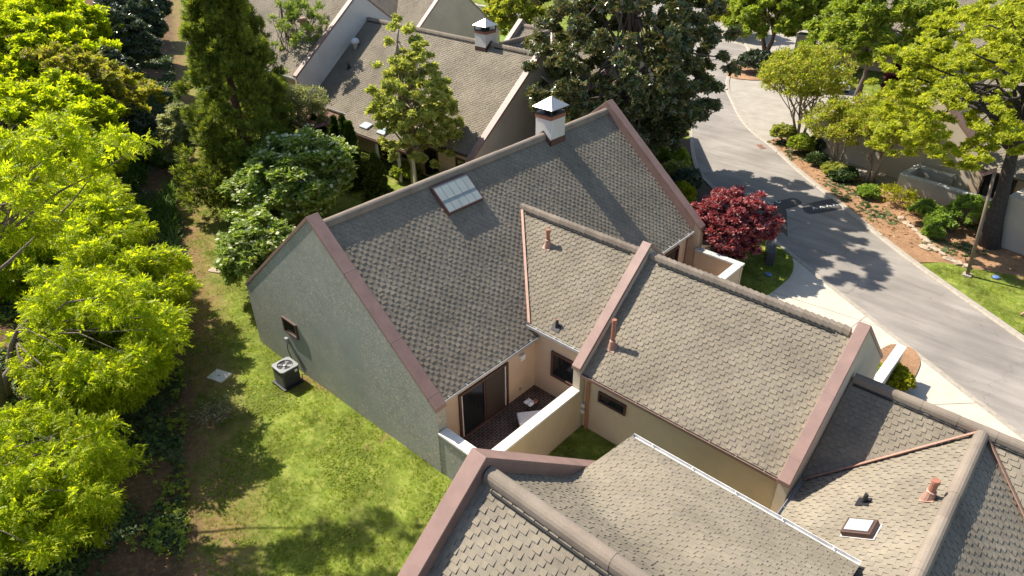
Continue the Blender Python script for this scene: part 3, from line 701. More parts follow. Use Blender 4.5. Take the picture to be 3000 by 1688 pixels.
# skylight
P0 = V(-18.28, 15.42, ZR - .22 * SM); dn = V(1, 0, -SM); dn /= np.linalg.norm(dn); nn = V(SM, 0, 1); nn /= np.linalg.norm(nn)
mb = MB(); wl, ll = 1.86, 1.22; hh = .17
for a0, a1, b0, b1 in ((0, wl, 0, .05), (0, wl, ll - .05, ll), (0, .05, .05, ll - .05), (wl - .05, wl, .05, ll - .05)):
    c = P0 - nn * .05; mb.prism([c + Y * a0 + dn * b0, c + Y * a1 + dn * b0, c + Y * a1 + dn * b1, c + Y * a0 + dn * b1], nn * (hh + .05))
sk = mb.build('skylight', M['capdark'], H)
mb = MB(); c = P0 + nn * (hh - .02); mb.prism([c + Y * .05 + dn * .05, c + Y * (wl - .05) + dn * .05, c + Y * (wl - .05) + dn * (ll - .05), c + Y * .05 + dn * (ll - .05)], nn * .012); mb.build('glazing', M['skyglass'], sk)
mb = MB(); c = P0 + nn * (hh - .006)
for i in range(1, 5): a = wl * i / 5; mb.prism([c + Y * (a - .008) + dn * .05, c + Y * (a + .008) + dn * .05, c + Y * (a + .008) + dn * (ll - .05), c + Y * (a - .008) + dn * (ll - .05)], nn * .012)
for x0, x1 in ((0, .05), (.05, wl - .05)): pass
mb.prism([c + Y * .05 + dn * (ll * .55 - .01), c + Y * (wl - .05) + dn * (ll * .55 - .01), c + Y * (wl - .05) + dn * (ll * .55 + .01), c + Y * .05 + dn * (ll * .55 + .01)], nn * .015)
mb.build('glazing_bars', M['bar'], sk)
chimney(H, -18.95, -18.08, ch_y0, ch_y1, 5.8, 7.88, 'y', -18.5, ZR, SM)
NW = V(0, -SW, 1); NW /= np.linalg.norm(NW)
vent_pipe(H, (-14.58, 17.99, ZW - (YR - 17.99) * SW), NW, .72)
vent_pipe(H, (-10.14, 16.15, ZW - (YR - 16.15) * SW), NW, 1.15)
vent_pipe(H, (-12.43, 15.98, ZW - (YR - 15.98) * SW), NW, .34, .04, cap=False, boot=M['black'])

# ================================================================== neighbour in front (lower edge of the picture)
F = root('townhouse', (-4, 8, 0), 'townhouse at the bottom edge with the pink brown gable cap and thick rounded ridge', 'house', 'terraced townhouses')
zr2, y2, s2 = 6.8, 6.9, .857
roof_slope('roof_slope', [(-7.04, y2, zr2), (-.8, y2, zr2), (-.8, 1.2, zr2 - 5.7 * s2), (-7.04, 1.2, zr2 - 5.7 * s2)], F, seed=11)
xs = np.linspace(-7.0, -.8, 22)
def prof2(x):
    yb = min(9.95, max(7.35, 9.9 - .566 * (x + 7.02))); zb = zr2 - s2 * (yb - y2); ye, ze = 12.56, 3.70
    pts = []
    for t in np.linspace(0, 1, 6): pts.append((y2 + (yb - y2) * t * .82, zr2 - s2 * (yb - y2) * t * .82))
    p0 = V(*pts[-1]); p1 = V(yb, zb); p2 = p1 + (V(ye, ze) - p1) * .22
    for t in np.linspace(0.2, 1, 5): pts.append(tuple((1 - t) ** 2 * p0 + 2 * t * (1 - t) * p1 + t * t * p2))
    q = V(*pts[-1])
    for t in np.linspace(0.1, 1, 10): pts.append(tuple(q + (V(ye, ze) - q) * t))
    return np.array(pts)
PR = [prof2(x) for x in xs]
CUM = [np.concatenate([[0], np.cumsum(np.hypot(*np.diff(p, axis=0).T))]) for p in PR]
mb = MB(); k = len(PR[0]); vsx = []
for x, p in zip(xs, PR): vsx += [(x, y, z) for y, z in p]
mb.add(vsx, [(i * k + j, (i + 1) * k + j, (i + 1) * k + j + 1, i * k + j + 1) for i in range(len(xs) - 1) for j in range(k - 1)])
mb.prism([(-7.0, y, z - .006) for y, z in PR[0][10:]] + [(-7.0, y, z - .12) for y, z in PR[0][10:][::-1]], (.05, 0, 0))
def warp2(a, b):
    f = min(max((a + 7.0) / 6.2 * 21, 0), 20.999); i = int(f); f -= i
    def at(i):
        c = CUM[i]; s = b * c[-1] / CUM[0][-1]; return V(np.interp(s, c, PR[i][:, 0]), np.interp(s, c, PR[i][:, 1]))
    q = at(i) * (1 - f) + at(i + 1) * f
    return V(a, q[0], q[1])
teeth(mb, None, X, None, V(0, .45, .89), [(-7.0, .0), (-.8, .0), (-.8, CUM[0][-1]), (-7.0, CUM[0][-1])], seed=12, warp=warp2)
o = mb.build('roof_slope', M['shingle'], F); o['label'] = 'sweeping lower roof slope that flattens towards its white gutter'
fat_ridge(F, (-6.98, y2, zr2 + .05), (-.82, y2, zr2 + .05), .18, .10)
mb = MB(); mb.tube([(-6.7, y2 - .235, zr2 - .155), (-.85, y2 - .235, zr2 - .155)], .035, 5); mb.build('ridge_vent', M['vent'], F)
wall_prism(F, [(-7.44, .9, -.5), (-7.44, .9, 1.9), (-7.44, y2, 7.05), (-7.44, 11.7, 2.95), (-7.44, 11.7, -.5)], (.38, 0, 0), M['stucco_pale'], 'gable_wall')
parapet_cap(F, [(-7.46, .85, 2.0), (-7.46, y2, 7.2), (-7.46, 11.76, 3.03)], X, .42, .17, [(0, .5), (1, .97)])
mb = MB()
for a, b, d in (((.9, 1.6), (y2, 6.75), -.1), ((y2, 6.75), (10.2, 3.95), 0)):
    mb.prism([(-7.05, a[0], a[1]), (-7.05, b[0], b[1]), (-7.05, b[0], b[1] + .32), (-7.05, a[0], a[1] + .32)], (.02, 0, 0))
mb.build('parapet_flashing', M['cap'], F)
wall_prism(F, [(-6.98, 12.1, -.5), (-.85, 12.1, -.5), (-.85, 12.3, -.5), (-6.98, 12.3, -.5)], (0, 0, 4.0), M['stucco'])
gutter(F, (-6.98, 12.56, 3.72), (-.8, 12.56, 3.72), Y, M['whitegut'], M['whitegut'], .11, 1.1)

# ================================================================== neighbour on the right
G = root('townhouse', (.5, 16, 0), 'townhouse at the lower right corner with crossing roofs, clay pipe and small domed skylight', 'house', 'terraced townhouses')
zr3, y3, s3 = 4.22, 18.62, .857; sl3 = .66
roof_slope('roof_slope', [(-3.2, y3, zr3), (.25, y3, zr3), (-3.1, y3 - 2.6, zr3 - 2.6 * s3), (-3.2, y3 - 2.6, zr3 - 2.6 * s3)], G, seed=21)
roof_slope('roof_slope', [(.25, y3, zr3), (5.2, y3, zr3), (5.2, y3 - 3.9, zr3 - 3.9 * s3), (4.9, y3 - 3.9, zr3 - 3.9 * s3)], G, seed=22)
roof_slope('roof_slope', [(-3.2, y3, zr3 - .004), (5.2, y3, zr3 - .004), (5.2, y3 + 2.7, zr3 - 2.7 * s3), (-3.2, y3 + 2.7, zr3 - 2.7 * s3)], G, seed=23, do_teeth=False)
roof_slope('roof_slope', [(.25, y3 - .02, zr3 - .01), (.25, 8, zr3 - .01), (-3.08, 8, zr3 - 3.33 * sl3), (-3.08, 16.02, zr3 - 3.33 * sl3)], G, seed=24)
roof_slope('roof_slope', [(.25, y3 - .02, zr3 - .014), (.25, 8, zr3 - .014), (5.0, 8, zr3 - 4.75 * .70), (5.0, 14.6, zr3 - 4.75 * .70)], G, seed=25, t=.0135, label='dark bumpy roof slope at the picture corner')
fat_ridge(G, (.25, y3 - .2, zr3 + .06), (.25, 8, zr3 + .05), .175, .10)
fat_ridge(G, (-3.15, y3, zr3 + .05), (5.2, y3, zr3 + .05), .16, .1, .3)
mb = MB(); mb.tube([(-3.1, y3 - .2, zr3 - .13), (5.2, y3 - .2, zr3 - .13)], .028, 5); mb.build('ridge_vent', M['vent'], G)
mb = MB()
for a, b in (((.2, y3 - .06, zr3 + .03), (-3.12, 16.0, 2.03)), ((.33, y3 - .08, zr3 + .02), (4.95, 14.66, .92))):
    a = V(*a); b = V(*b); mb.prism([a, b, b + V(0, -.13, .02), a + V(0, -.13, .02)], (0, 0, .045))
mb.build('valley_flashing', M['copper'], G)
gutter(G, (-3.06, 12.4, 2.0), (-3.06, 16.0, 2.0), -X, M['galv'], M['galv'], .1)
wall_prism(G, [(-3.0, 8, -1), (-2.8, 8, -1), (-2.8, 16, -1), (-3.0, 16, -1)], (0, 0, 2.9), M['stucco'])
wall_prism(G, [(-3.15, 21.0, -1), (5, 21.0, -1), (5, 21.2, -1), (-3.15, 21.2, -1)], (0, 0, 2.9), M['stucco'])
NL = V(-sl3, 0, 1); NL /= np.linalg.norm(NL)
vent_pipe(G, (-.2, 15.45, zr3 - .45 * sl3), NL, .66, .085)
vent_pipe(G, (-1.42, 15.12, zr3 - 1.67 * sl3), NL, .24, .04, cap=False, boot=M['black'])
u3 = V(1, 0, sl3); u3 /= np.linalg.norm(u3); c3 = V(-1.14, 13.97, zr3 - 1.39 * sl3)
mb = MB(); mb.obox(c3 - NL * .02, u3, Y, .37, .29, .18); sk = mb.build('skylight', M['capdark'], G, False, .01)
mb = MB(); mb.obox(c3 + NL * .162, u3, Y, .30, .22, .03); mb.build('glazing', M['skyglass'], sk, False, .02)
mb = MB(); mb.obox(c3 + NL * .014, u3, Y, .42, .31, .006); mb.build('flashing_skirt', M['whitegut'], sk)
GW = root('garden_wall', (-3.15, 24.3, 0), 'short stucco wall with pale coping beside the orange mulch bed', 'wall')
wall_prism(GW, [(-3.28, 21.3, -.3), (-3.02, 21.3, -.3), (-3.02, 25.78, -.3), (-3.28, 25.78, -.3)], (0, 0, 1.6), M['stucco_pale'])
coping(GW, (-3.15, 21.3), (-3.15, 25.82), .34, 1.4)

# ================================================================== rear townhouse with chimney
B = root('townhouse', (-36, 30, 0), 'townhouse behind with the chimney and a lean-to porch under the tall leafy tree', 'house', 'terraced townhouses')
yb, zb, sb = 32.9, 7.3, .8
roof_slope('roof_slope', [(-45.0, yb, zb), (-27.7, yb, zb), (-27.7, 26.85, zb - 6.05 * sb), (-45.0, 26.85, zb - 6.05 * sb)], B, seed=31)
roof_slope('roof_slope', [(-45.0, yb, zb - .004), (-27.7, yb, zb - .004), (-27.7, 38.9, zb - 6 * sb), (-45.0, 38.9, zb - 6 * sb)], B, seed=32, do_teeth=False)
tile_ridge(B, (-44.9, yb, zb + .05), (-32.8, yb, zb + .05), seg=.3, vent_side=(0, -1, 0)); tile_ridge(B, (-31.7, yb, zb + .05), (-27.85, yb, zb + .05), seg=.3, vent_side=(0, -1, 0))
CB = [(26.3, 7.72 - 6.6 * sb), (yb, 7.72), (39.3, 7.72 - 6.4 * sb)]
wall_prism(B, [(-27.72, 26.4, -.5), (-27.72, 26.4, CB[0][1] - .1), (-27.72, yb, 7.57), (-27.72, 39.2, CB[2][1] - .1), (-27.72, 39.2, -.5)], (.4, 0, 0), M['stucco_grey'], 'gable_wall')
parapet_cap(B, [(-27.75, y, z) for y, z in CB], X, .46, .16, [(0, .5)])
wall_prism(B, [(-44.6, 27.2, -.5), (-27.72, 27.2, -.5), (-27.72, 27.4, -.5), (-44.6, 27.4, -.5)], (0, 0, 2.9), M['stucco'])
gutter(B, (-31.3, 26.86, 2.46), (-27.8, 26.86, 2.46), -Y, M['capdark']); gutter(B, (-44.8, 26.86, 2.46), (-39.8, 26.86, 2.46), -Y, M['whitegut'], M['white'])
roof_slope('porch_roof', [(-39.7, 26.9, 2.68), (-31.4, 26.9, 2.68), (-31.4, 25.3, 2.2), (-39.7, 25.3, 2.2)], B, seed=33)
mb = MB(); mb.box((-39.7, 25.22, 2.0), (-31.4, 25.32, 2.14)); mb.build('fascia', M['capdark'], B)
for x in (-39.5, -37.3, -35.1, -32.9, -31.5):
    mb = MB(); mb.box((x - .07, 25.36, -.3), (x + .07, 25.5, 2.1)); mb.build('porch_post', M['white'], B)
for x in (-36.9, -35.1):
    mb = MB(); c = V(x, 26.1, 2.44); mb.obox(c, X, V(0, .958, .287), .42, .3, .12); s_ = mb.build('skylight', M['lightgrey'], B); mb = MB(); mb.obox(c + V(0, -.033, .115), X, V(0, .958, .287), .37, .25, .012); mb.build('glazing', simple('pale_blue_glazing', (.45, .60, .66), .2), s_)
for cx, w_, h_, zc in ((-34.3, .9, 1.5, 1.3), (-31.8, 1.3, 1.9, .95), (-29.1, .8, .8, 1.5)):
    window(B, (cx, 27.2, zc), X, w_, h_, -Y, .09)
window(B, (-36.6, 27.2, 1.0), X, 1.8, 2.0, -Y, .09, 'sliding_door', mull=(0,))
chimney(B, -32.75, -31.8, 32.4, 33.35, 6.2, 7.98, 'x', yb, zb, sb)
NB = V(0, -sb, 1); NB /= np.linalg.norm(NB)
mb = MB(); mb.lathe((-43.8, 30.9, zb - 2 * sb), [(.16, -.1), (.16, .25), (.3, .3), (.33, .45), (.22, .62), (.05, .68)], 14); mb.build('roof_ventilator', M['white'], B, True)
vent_pipe(B, (-43.0, 29.5, zb - 3.4 * sb), NB, .4, .06, M['capdark'], False, M['black'])
# rear cross wing of the same house
roof_slope('roof_slope', [(-31.6, yb + .1, zb - .05), (-31.6, 38.7, zb - .05), (-26.0, 38.7, zb - .05 - 5.6 * .82), (-26.0, yb + .1, zb - .05 - 5.6 * .82)], B, seed=34, t=.0135)
roof_slope('roof_slope', [(-34.2, 38.7, zb), (-31.6, 38.7, zb), (-31.6, 33.2, zb - 5.5 * .82), (-34.2, 33.2, zb - 5.5 * .82)], B, seed=35)
roof_slope('roof_slope', [(-31.6, 38.7, zb + .03), (-25.3, 38.7, zb + .03), (-25.3, 33.4, zb - 5.3 * .82), (-27.0, 33.4, zb - 5.3 * .82)], B, seed=36)
roof_slope('roof_slope', [(-34.2, 38.7, zb - .006), (-25.3, 38.7, zb - .006), (-25.3, 44.2, zb - 5.5 * .82), (-34.2, 44.2, zb - 5.5 * .82)], B, seed=37, do_teeth=False)
fat_ridge(B, (-31.6, 33.6, zb), (-31.6, 38.7, zb), .17, .1); fat_ridge(B, (-34.2, 38.7, zb + .05), (-25.3, 38.7, zb + .05), .16, .1, .3)
mb = MB(); a = V(-31.55, 38.6, zb); b = V(-26.9, 33.4, zb - 5.3 * .82 + .05); mb.prism([a, b, b + V(.13, .02, .03), a + V(.13, .02, .03)], (0, 0, .05)); mb.build('valley_flashing', M['copper'], B)
for x0 in (-34.6, -25.5):
    wall_prism(B, [(x0 + .03, 33.0, -.5), (x0 + .03, 33.0, 3.0), (x0 + .03, 38.7, 7.6), (x0 + .03, 44.4, 3.0), (x0 + .03, 44.4, -.5)], (.34, 0, 0), M['stucco_grey'], 'gable_wall')
    parapet_cap(B, [(x0, 32.9, 3.05), (x0, 38.7, 7.75), (x0, 44.5, 3.05)], X, .4, .16)
# slatted deck roof between the rear houses
D = root('deck_roof', (-43, 25.4, 0), 'red brown slatted deck roof beside the silvery tree', 'pergola')
mb = MB()
for i in range(24): x = -46.2 + i * .27; mb.box((x, 23.6, 2.18), (x + .17, 26.7, 2.24))
mb.build('slats', M['redwood'], D)
mb = MB()
for y in (23.7, 25.2, 26.6): mb.box((-46.3, y, 2.02), (-39.9, y + .1, 2.17))
mb.build('beams', M['darkwood'], D)
for x, y in ((-46.1, 23.75), (-40.1, 23.75), (-43, 23.75)):
    mb = MB(); mb.box((x - .06, y - .06, -.3), (x + .06, y + .06, 2.0)); mb.build('post', M['darkwood'], D)

# ================================================================== farther townhouses (top edge)
C3 = root('townhouse', (-52, 32, 0), 'farther townhouse at the top edge with a tall white side gable and round roof vent', 'house', 'terraced townhouses')
y4, z4, s4 = 32.35, 8.9, .79
roof_slope('roof_slope', [(-62, y4, z4), (-45.05, y4, z4), (-45.05, 26.3, z4 - 6.05 * s4), (-62, 26.3, z4 - 6.05 * s4)], C3, seed=41)
roof_slope('roof_slope', [(-62, y4, z4 - .004), (-45.05, y4, z4 - .004), (-45.05, 38.4, z4 - 6.05 * s4), (-62, 38.4, z4 - 6.05 * s4)], C3, seed=42, do_teeth=False)
wall_prism(C3, [(-45.08, 26.2, -.5), (-45.08, 26.2, 4.3), (-45.08, y4, 9.15), (-45.08, 38.5, 4.3), (-45.08, 38.5, -.5)], (.42, 0, 0), M['stucco_white'], 'gable_wall')
parapet_cap(C3, [(-45.1, 26.1, 4.4), (-45.1, y4, 9.32), (-45.1, 38.6, 4.4)], X, .46, .17)
wall_prism(C3, [(-62, 26.7, -.5), (-45.08, 26.7, -.5), (-45.08, 26.9, -.5), (-62, 26.9, -.5)], (0, 0, 4.5), M['stucco'])
gutter(C3, (-61.8, 26.3, 4.12), (-45.2, 26.3, 4.12), -Y, M['whitegut'], M['white'])
fat_ridge(C3, (-62, y4, z4 + .05), (-45.1, y4, z4 + .05), .16, .1, .4)
mb = MB(); c = V(-48.6, 29.7, z4 - 2.65 * s4); mb.lathe(c, [(.2, -.15), (.2, .22), (.38, .26), (.38, .5), (.3, .56), (.05, .6)], 16); mb.build('roof_ventilator', M['copper'], C3, True)
roof_slope('roof_slope', [(-53.5, 34, z4 - .1), (-53.5, 46, z4 - .1), (-46.5, 46, z4 - .1 - 7 * .8), (-46.5, 34, z4 - .1 - 7 * .8)], C3, seed=43, t=.0135)
C4 = root('townhouse', (-47, 42, 0), 'farther townhouse with a plain beige gable behind the chimney house', 'house', 'terraced townhouses')
roof_slope('roof_slope', [(-52.2, 42.6, 8.45), (-45.95, 42.6, 8.45), (-45.95, 37.0, 8.45 - 5.6 * .8), (-47.4, 37.0, 8.45 - 5.6 * .8)], C4, seed=44)
roof_slope('roof_slope', [(-52.2, 42.6, 8.446), (-45.95, 42.6, 8.446), (-45.95, 48.2, 8.45 - 5.6 * .8), (-52.2, 48.2, 8.45 - 5.6 * .8)], C4, seed=45, do_teeth=False)
wall_prism(C4, [(-46.0, 36.8, -.5), (-46.0, 36.8, 3.95), (-46.0, 42.6, 8.75), (-46.0, 48.4, 3.95), (-46.0, 48.4, -.5)], (.36, 0, 0), M['stucco_pale'], 'gable_wall')
parapet_cap(C4, [(-46.03, 36.7, 4.05), (-46.03, 42.6, 8.9), (-46.03, 48.5, 4.05)], X, .42, .17)
wall_prism(C4, [(-52, 37.4, -.5), (-46, 37.4, -.5), (-46, 37.6, -.5), (-52, 37.6, -.5)], (0, 0, 4.4), M['stucco'])

# ================================================================== houses across the road
aR = R(-13); uR = V(math.cos(aR), math.sin(aR), 0); vR = V(-uR[1], uR[0], 0); AR = V(-13.18, 47.23, 0)
def rp(s, d, z): return AR + uR * s + vR * d + Z * z
K = root('house', tuple(rp(4, 6, 0)), 'cream gabled house across the road behind the bark-bed trees', 'house')
gp = [(-2.3, 0), (-2.3, 2.1), (3.9, 6.6), (8.1, 3.2), (8.1, 0)]
mb = MB(); mb.prism([rp(s, 0, z - .3 if z == 0 else z) for s, z in gp], vR * .3); mb.build('gable_wall', M['stucco_pale'], K)
mb = MB()
for (s0, z0), (s1, z1) in (((-2.6, 1.98), (3.9, 6.78)), ((3.9, 6.78), (8.4, 3.1))):
    mb.prism([rp(s0, -.12, z0), rp(s1, -.12, z1), rp(s1, -.12, z1 - .2), rp(s0, -.12, z0 - .2)], vR * .55)
mb.build('coping_cap', M['cap'], K)
roof_slope('roof_slope', [rp(3.9, .43, 6.5), rp(3.9, 13, 6.5), rp(-2.6, 13, 1.7), rp(-2.6, .43, 1.7)], K, seed=51)
roof_slope('roof_slope', [rp(3.9, .43, 6.49), rp(3.9, 13, 6.49), rp(8.6, 13, 2.65), rp(8.6, .43, 2.65)], K, seed=52, t=.0135)
fat_ridge(K, rp(3.9, .45, 6.56), rp(3.9, 12.9, 6.56), .22, .15)
roof_slope('roof_slope', [rp(5.0, 5.2, 6.0), rp(16, 5.2, 6.0), rp(16, -.6, 2.5), rp(8.3, -.6, 2.5)], K, seed=53, label='pale sunlit roof slope behind the leaning trunk')
roof_slope('roof_slope', [rp(5.0, 5.2, 5.99), rp(16, 5.2, 5.99), rp(16, 11, 2.5), rp(5, 11, 2.5)], K, seed=54, do_teeth=False)
mb = MB(); mb.prism([rp(8.1, .0, -.3), rp(11.8, .0, -.3), rp(11.8, .25, -.3), rp(8.1, .25, -.3)], Z * 2.85); mb.build('wall', M['stucco'], K)
mb = MB(); mb.prism([rp(11.6, -4.2, -.3), rp(16, -4.2, -.3), rp(16, 0, -.3), rp(11.6, 0, -.3)], Z * 3.1); mb.build('wall', M['stucco_grey'], K)
window(K, rp(9.6, 0, 1.2), uR, 1.7, 2.1, -vR, .1, 'entrance_door', mull=(.2,))
mb = MB(); mb.prism([rp(-2.2, .3, -.3), rp(8.0, .3, -.3), rp(8.0, 12.6, -.3), rp(-2.2, 12.6, -.3)], Z * 2.2); mb.build('wall', M['stucco_pale'], K)
mb = MB(); mb.box((0, 0, 0), (.01, .01, .01)); mb = MB()
c = rp(3.2, -.16, 1.95); mb.obox(c, uR, -vR if False else vR, .09, .1, .22); mb.build('wall_lamp', M['black'], K)
PW = root('garden_wall', (-8.5, 43.6, 0), 'long stucco courtyard wall with stained coping by the clipped yellow hedge', 'wall')
pa, pb = V(-8.52, 43.42, 0), V(-3.3, 42.68, 0); du = (pb - pa) / np.linalg.norm(pb - pa); dv = V(-du[1], du[0], 0)
mb = MB(); mb.prism([pa - Z * .3, pb - Z * .3, pb + dv * .28 - Z * .3, pa + dv * .28 - Z * .3], Z * 1.75)
mb.prism([pa + dv * .28 - Z * .3, pa + dv * .28 + du * .28 - Z * .3, pa + dv * 2.0 + du * .28 - Z * .3, pa + dv * 2.0 - Z * .3], Z * 1.75)
mb.prism([pa + dv * 2.0 - Z * .3, pa + dv * 2.0 + du * 2.2 - Z * .3, pa + dv * 2.28 + du * 2.2 - Z * .3, pa + dv * 2.28 - Z * .3], Z * 1.75)
mb.build('wall', M['stucco_grey'], PW)
coping(PW, tuple((pa + dv * .14)[:2]), tuple((pb + dv * .14)[:2]), .36, 1.54, M['oldcoping'], 1.2)
coping(PW, tuple((pa + dv * .34 + du * .14)[:2]), tuple((pa + dv * 2.3 + du * .14)[:2]), .36, 1.54, M['oldcoping']); coping(PW, tuple((pa + dv * 2.14 + du * .35)[:2]), tuple((pa + dv * 2.14 + du * 2.22)[:2]), .36, 1.54, M['oldcoping'])
K2 = root('house', (-14, 78, 0), 'far tile-roofed house at the top right beyond the plum shrubs', 'house')
mb = MB(); mb.box((-24, 73.5, -.3), (-4, 86, 2.7)); mb.build('wall', M['stucco'], K2)
roof_slope('roof_slope', [(-24.5, 79.5, 6.2), (-3.5, 79.5, 6.2), (-3.5, 72.6, 2.5), (-24.5, 72.6, 2.5)], K2, seed=61)
roof_slope('roof_slope', [(-24.5, 79.5, 6.19), (-3.5, 79.5, 6.19), (-3.5, 86.4, 2.5), (-24.5, 86.4, 2.5)], K2, seed=62, do_teeth=False)
for s, e in ((-24.3, -.2), (-3.9, 0)): pass
mb = MB(); mb.prism([(-24, 73.6, 2.5), (-24, 85.9, 2.5), (-24, 79.5, 6.0)], (.2, 0, 0)); mb.build('gable_wall', M['stucco_white'], K2); mb = MB(); mb.prism([(-4.2, 73.6, 2.5), (-4.2, 85.9, 2.5), (-4.2, 79.5, 6.0)], (.2, 0, 0)); mb.build('gable_wall', M['stucco_white'], K2)
for x in (-20, -15, -10): window(K2, (x, 73.5, 1.4), X, 1.3, 1.3, -Y, .09)
PG = root('pergola', (-17.5, 71, 0), 'dark red slatted pergola against the far house', 'pergola')
mb = MB()
for i in range(12): mb.box((-20 + i * .42, 69.3, 2.55), (-19.82 + i * .42, 73.4, 2.65))
mb.build('slats', M['capdark'], PG)
for x in (-19.8, -15.2):
    mb = MB(); mb.box((x, 69.4, -.2), (x + .14, 69.54, 2.54)); mb.build('post', M['capdark'], PG)
PL = root('gate_pillar', (-25.0, 69, 0), 'pale stucco gate pillar among the trees up the road', 'pillar')
mb = MB(); mb.box((-25.6, 68.4, -.3), (-24.4, 69.4, 3.1)); mb.build('shaft', M['stucco_grey'], PL); mb = MB(); mb.box((-25.7, 68.3, 3.1), (-24.3, 69.5, 3.24)); mb.build('coping', M['oldcoping'], PL)
K3 = root('house', (-50, 108, 0), 'distant tan house wall at the top where the road ends', 'house')
mb = MB(); mb.box((-60, 106, -.3), (-40, 116, 3)); mb.build('wall', M['stucco'], K3)
roof_slope('roof_slope', [(-60.5, 111, 6.5), (-39.5, 111, 6.5), (-39.5, 105.5, 2.9), (-60.5, 105.5, 2.9)], K3, seed=71, do_teeth=False)
FN = root('retaining_wall', (-72, 71, 0), 'low stone retaining wall behind the bright lawn at the top', 'wall')
mb = MB()
for i in range(9): mb.box((-80 + i * 2.6, 70.6 - i * .45, -.3), (-77.45 + i * 2.6, 71.1 - i * .45, 1.0))
mb.build('stones', M['stucco_grey'], FN)

# ================================================================== ground, road, beds
def axis(a, b, near, far, c0, c1):
    xs = [c0]
    while xs[-1] < c1: xs.append(xs[-1] + near)
    st = near
    while xs[-1] < b: st *= 1.25; xs.append(xs[-1] + min(st, far))
    st = near; lo = [c0]
    while lo[-1] > a: st *= 1.25; lo.append(lo[-1] - min(st, far))
    return np.array(lo[:0:-1] + xs)
gx = axis(-420, 420, .5, 40, -62, 2); gy = axis(-300, 520, .5, 40, -6, 32)
GX, GY = np.meshgrid(gx, gy, indexing='ij'); GZ = gz(GX, GY)
nx, ny = GX.shape; idx = np.arange(nx * ny).reshape(nx, ny)
q = np.stack([idx[:-1, :-1], idx[1:, :-1], idx[1:, 1:], idx[:-1, 1:]], -1).reshape(-1, 4)
gme = fast_mesh('ground', np.stack([GX, GY, GZ], -1).reshape(-1, 3), q.ravel(), np.full(len(q), 4), None, True)
tag(link('ground', gme, M['ground']), kind='structure')
road_left = [(-68.32, 90.64), (-53.11, 81.93), (-40.84, 71.15), (-30.58, 57.81), (-22.95, 45.01), (-19.75, 39.88), (-17.62, 37.92), (-14.29, 35.66), (-11.03, 33.22), (-10.02, 32.63), (-6.71, 30.44), (-3.48, 28.40), (1.44, 25.31), (8, 21.4), (20, 14)]
road_right = [(-54.81, 98.04), (-43.43, 87.15), (-37.12, 80.29), (-33.70, 75.09), (-31.50, 71.79), (-30.20, 66.34), (-29.64, 63.89), (-28.24, 60.16), (-26.51, 57.02), (-24.79, 54.55), (-22.21, 50.87), (-20.08, 48.52), (-17.51, 46.51), (-14.21, 43.22), (-9.87, 39.60), (-6.75, 36.83), (-4.63, 35.17), (-2.79, 33.86), (-1.15, 32.70), (.33, 31.64), (4.01, 29.03), (11, 24.2), (24, 15.5)]
from mathutils.geometry import tessellate_polygon
def slab(name, poly, z, mat, h=.3, kind='structure', parent=None):
    tri = tessellate_polygon([[Vector((x, y, 0)) for x, y in poly]]); mb = MB(); n = len(poly)
    A = sum(poly[i][0] * poly[(i + 1) % n][1] - poly[(i + 1) % n][0] * poly[i][1] for i in range(n))
    tris = []
    for t in tri:
        a, b, c = (poly[i] for i in t); s = (b[0] - a[0]) * (c[1] - a[1]) - (b[1] - a[1]) * (c[0] - a[0]); tris.append(t if s > 0 else t[::-1])
    mb.add([(x, y, z) for x, y in poly] + [(x, y, z - h) for x, y in poly], [tuple(t) for t in tris] + [(i, (i + 1) % n, (i + 1) % n + n, i + n) if A < 0 else (i + n, (i + 1) % n + n, (i + 1) % n, i) for i in range(n)])
    o = mb.build(name, mat, parent); return tag(o, kind=kind) if kind else o
def smooth_poly(p, it=2):
    for _ in range(it):
        o = []
        for i in range(len(p)):
            a, b = V(*p[i]), V(*p[(i + 1) % len(p)]); o += [tuple(a * .75 + b * .25), tuple(a * .25 + b * .75)]
        p = o
    return p
def smooth_line(p, it=2):
    for _ in range(it):
        o = [p[0]]
        for a, b in zip(p[:-1], p[1:]): a, b = V(*a), V(*b); o += [tuple(a * .75 + b * .25), tuple(a * .25 + b * .75)]
        p = o + [p[-1]]
    return p
RL = smooth_line(road_left); RR = smooth_line(road_right)
slab('road', RL + RR[::-1], .0, M['asphalt'])
def kerb(name, line, w, h, mat, side):
    mb = MB(); P = [V(*p, 0) for p in line]; n = len(P); off = []
    for i in range(n):
        t = P[min(i + 1, n - 1)] - P[max(i - 1, 0)]; t /= np.linalg.norm(t); off.append(V(-t[1], t[0], 0) * side)
    vs = []
    for i in range(n):
        vs += [P[i] - off[i] * .02 - Z * .1, P[i] - off[i] * .02 + Z * h * .35, P[i] + off[i] * .06 + Z * h, P[i] + off[i] * w + Z * h, P[i] + off[i] * w - Z * .1]
    mb.add(vs, [(i * 5 + j, i * 5 + j + 1, i * 5 + j + 6, i * 5 + j + 5) for i in range(n - 1) for j in range(4)])
    return tag(mb.build(name, mat), kind='structure')
kerb('right_kerb', RR, .3, .1, M['kerb'], 1); kerb('left_kerb', RL, .26, .03, M['kerb'], -1)
cut = [p for p in RL if p[0] > -9.9]
def offs(line, d):
    o = []
    for i in range(len(line)):
        t = V(*line[min(i + 1, len(line) - 1)]) - V(*line[max(i - 1, 0)]); t /= np.linalg.norm(t); o.append(tuple(V(*line[i]) + V(t[1], -t[0]) * d))
    return o
cc = offs(cut, .24)
lawn_edge = [(-10.15, 32.35), (-9.98, 32.24), (-9.54, 31.46), (-9.23, 30.40), (-9.24, 29.33), (-9.31, 28.16), (-9.42, 27.20), (-9.55, 25.5), (-9.6, 22.3)]
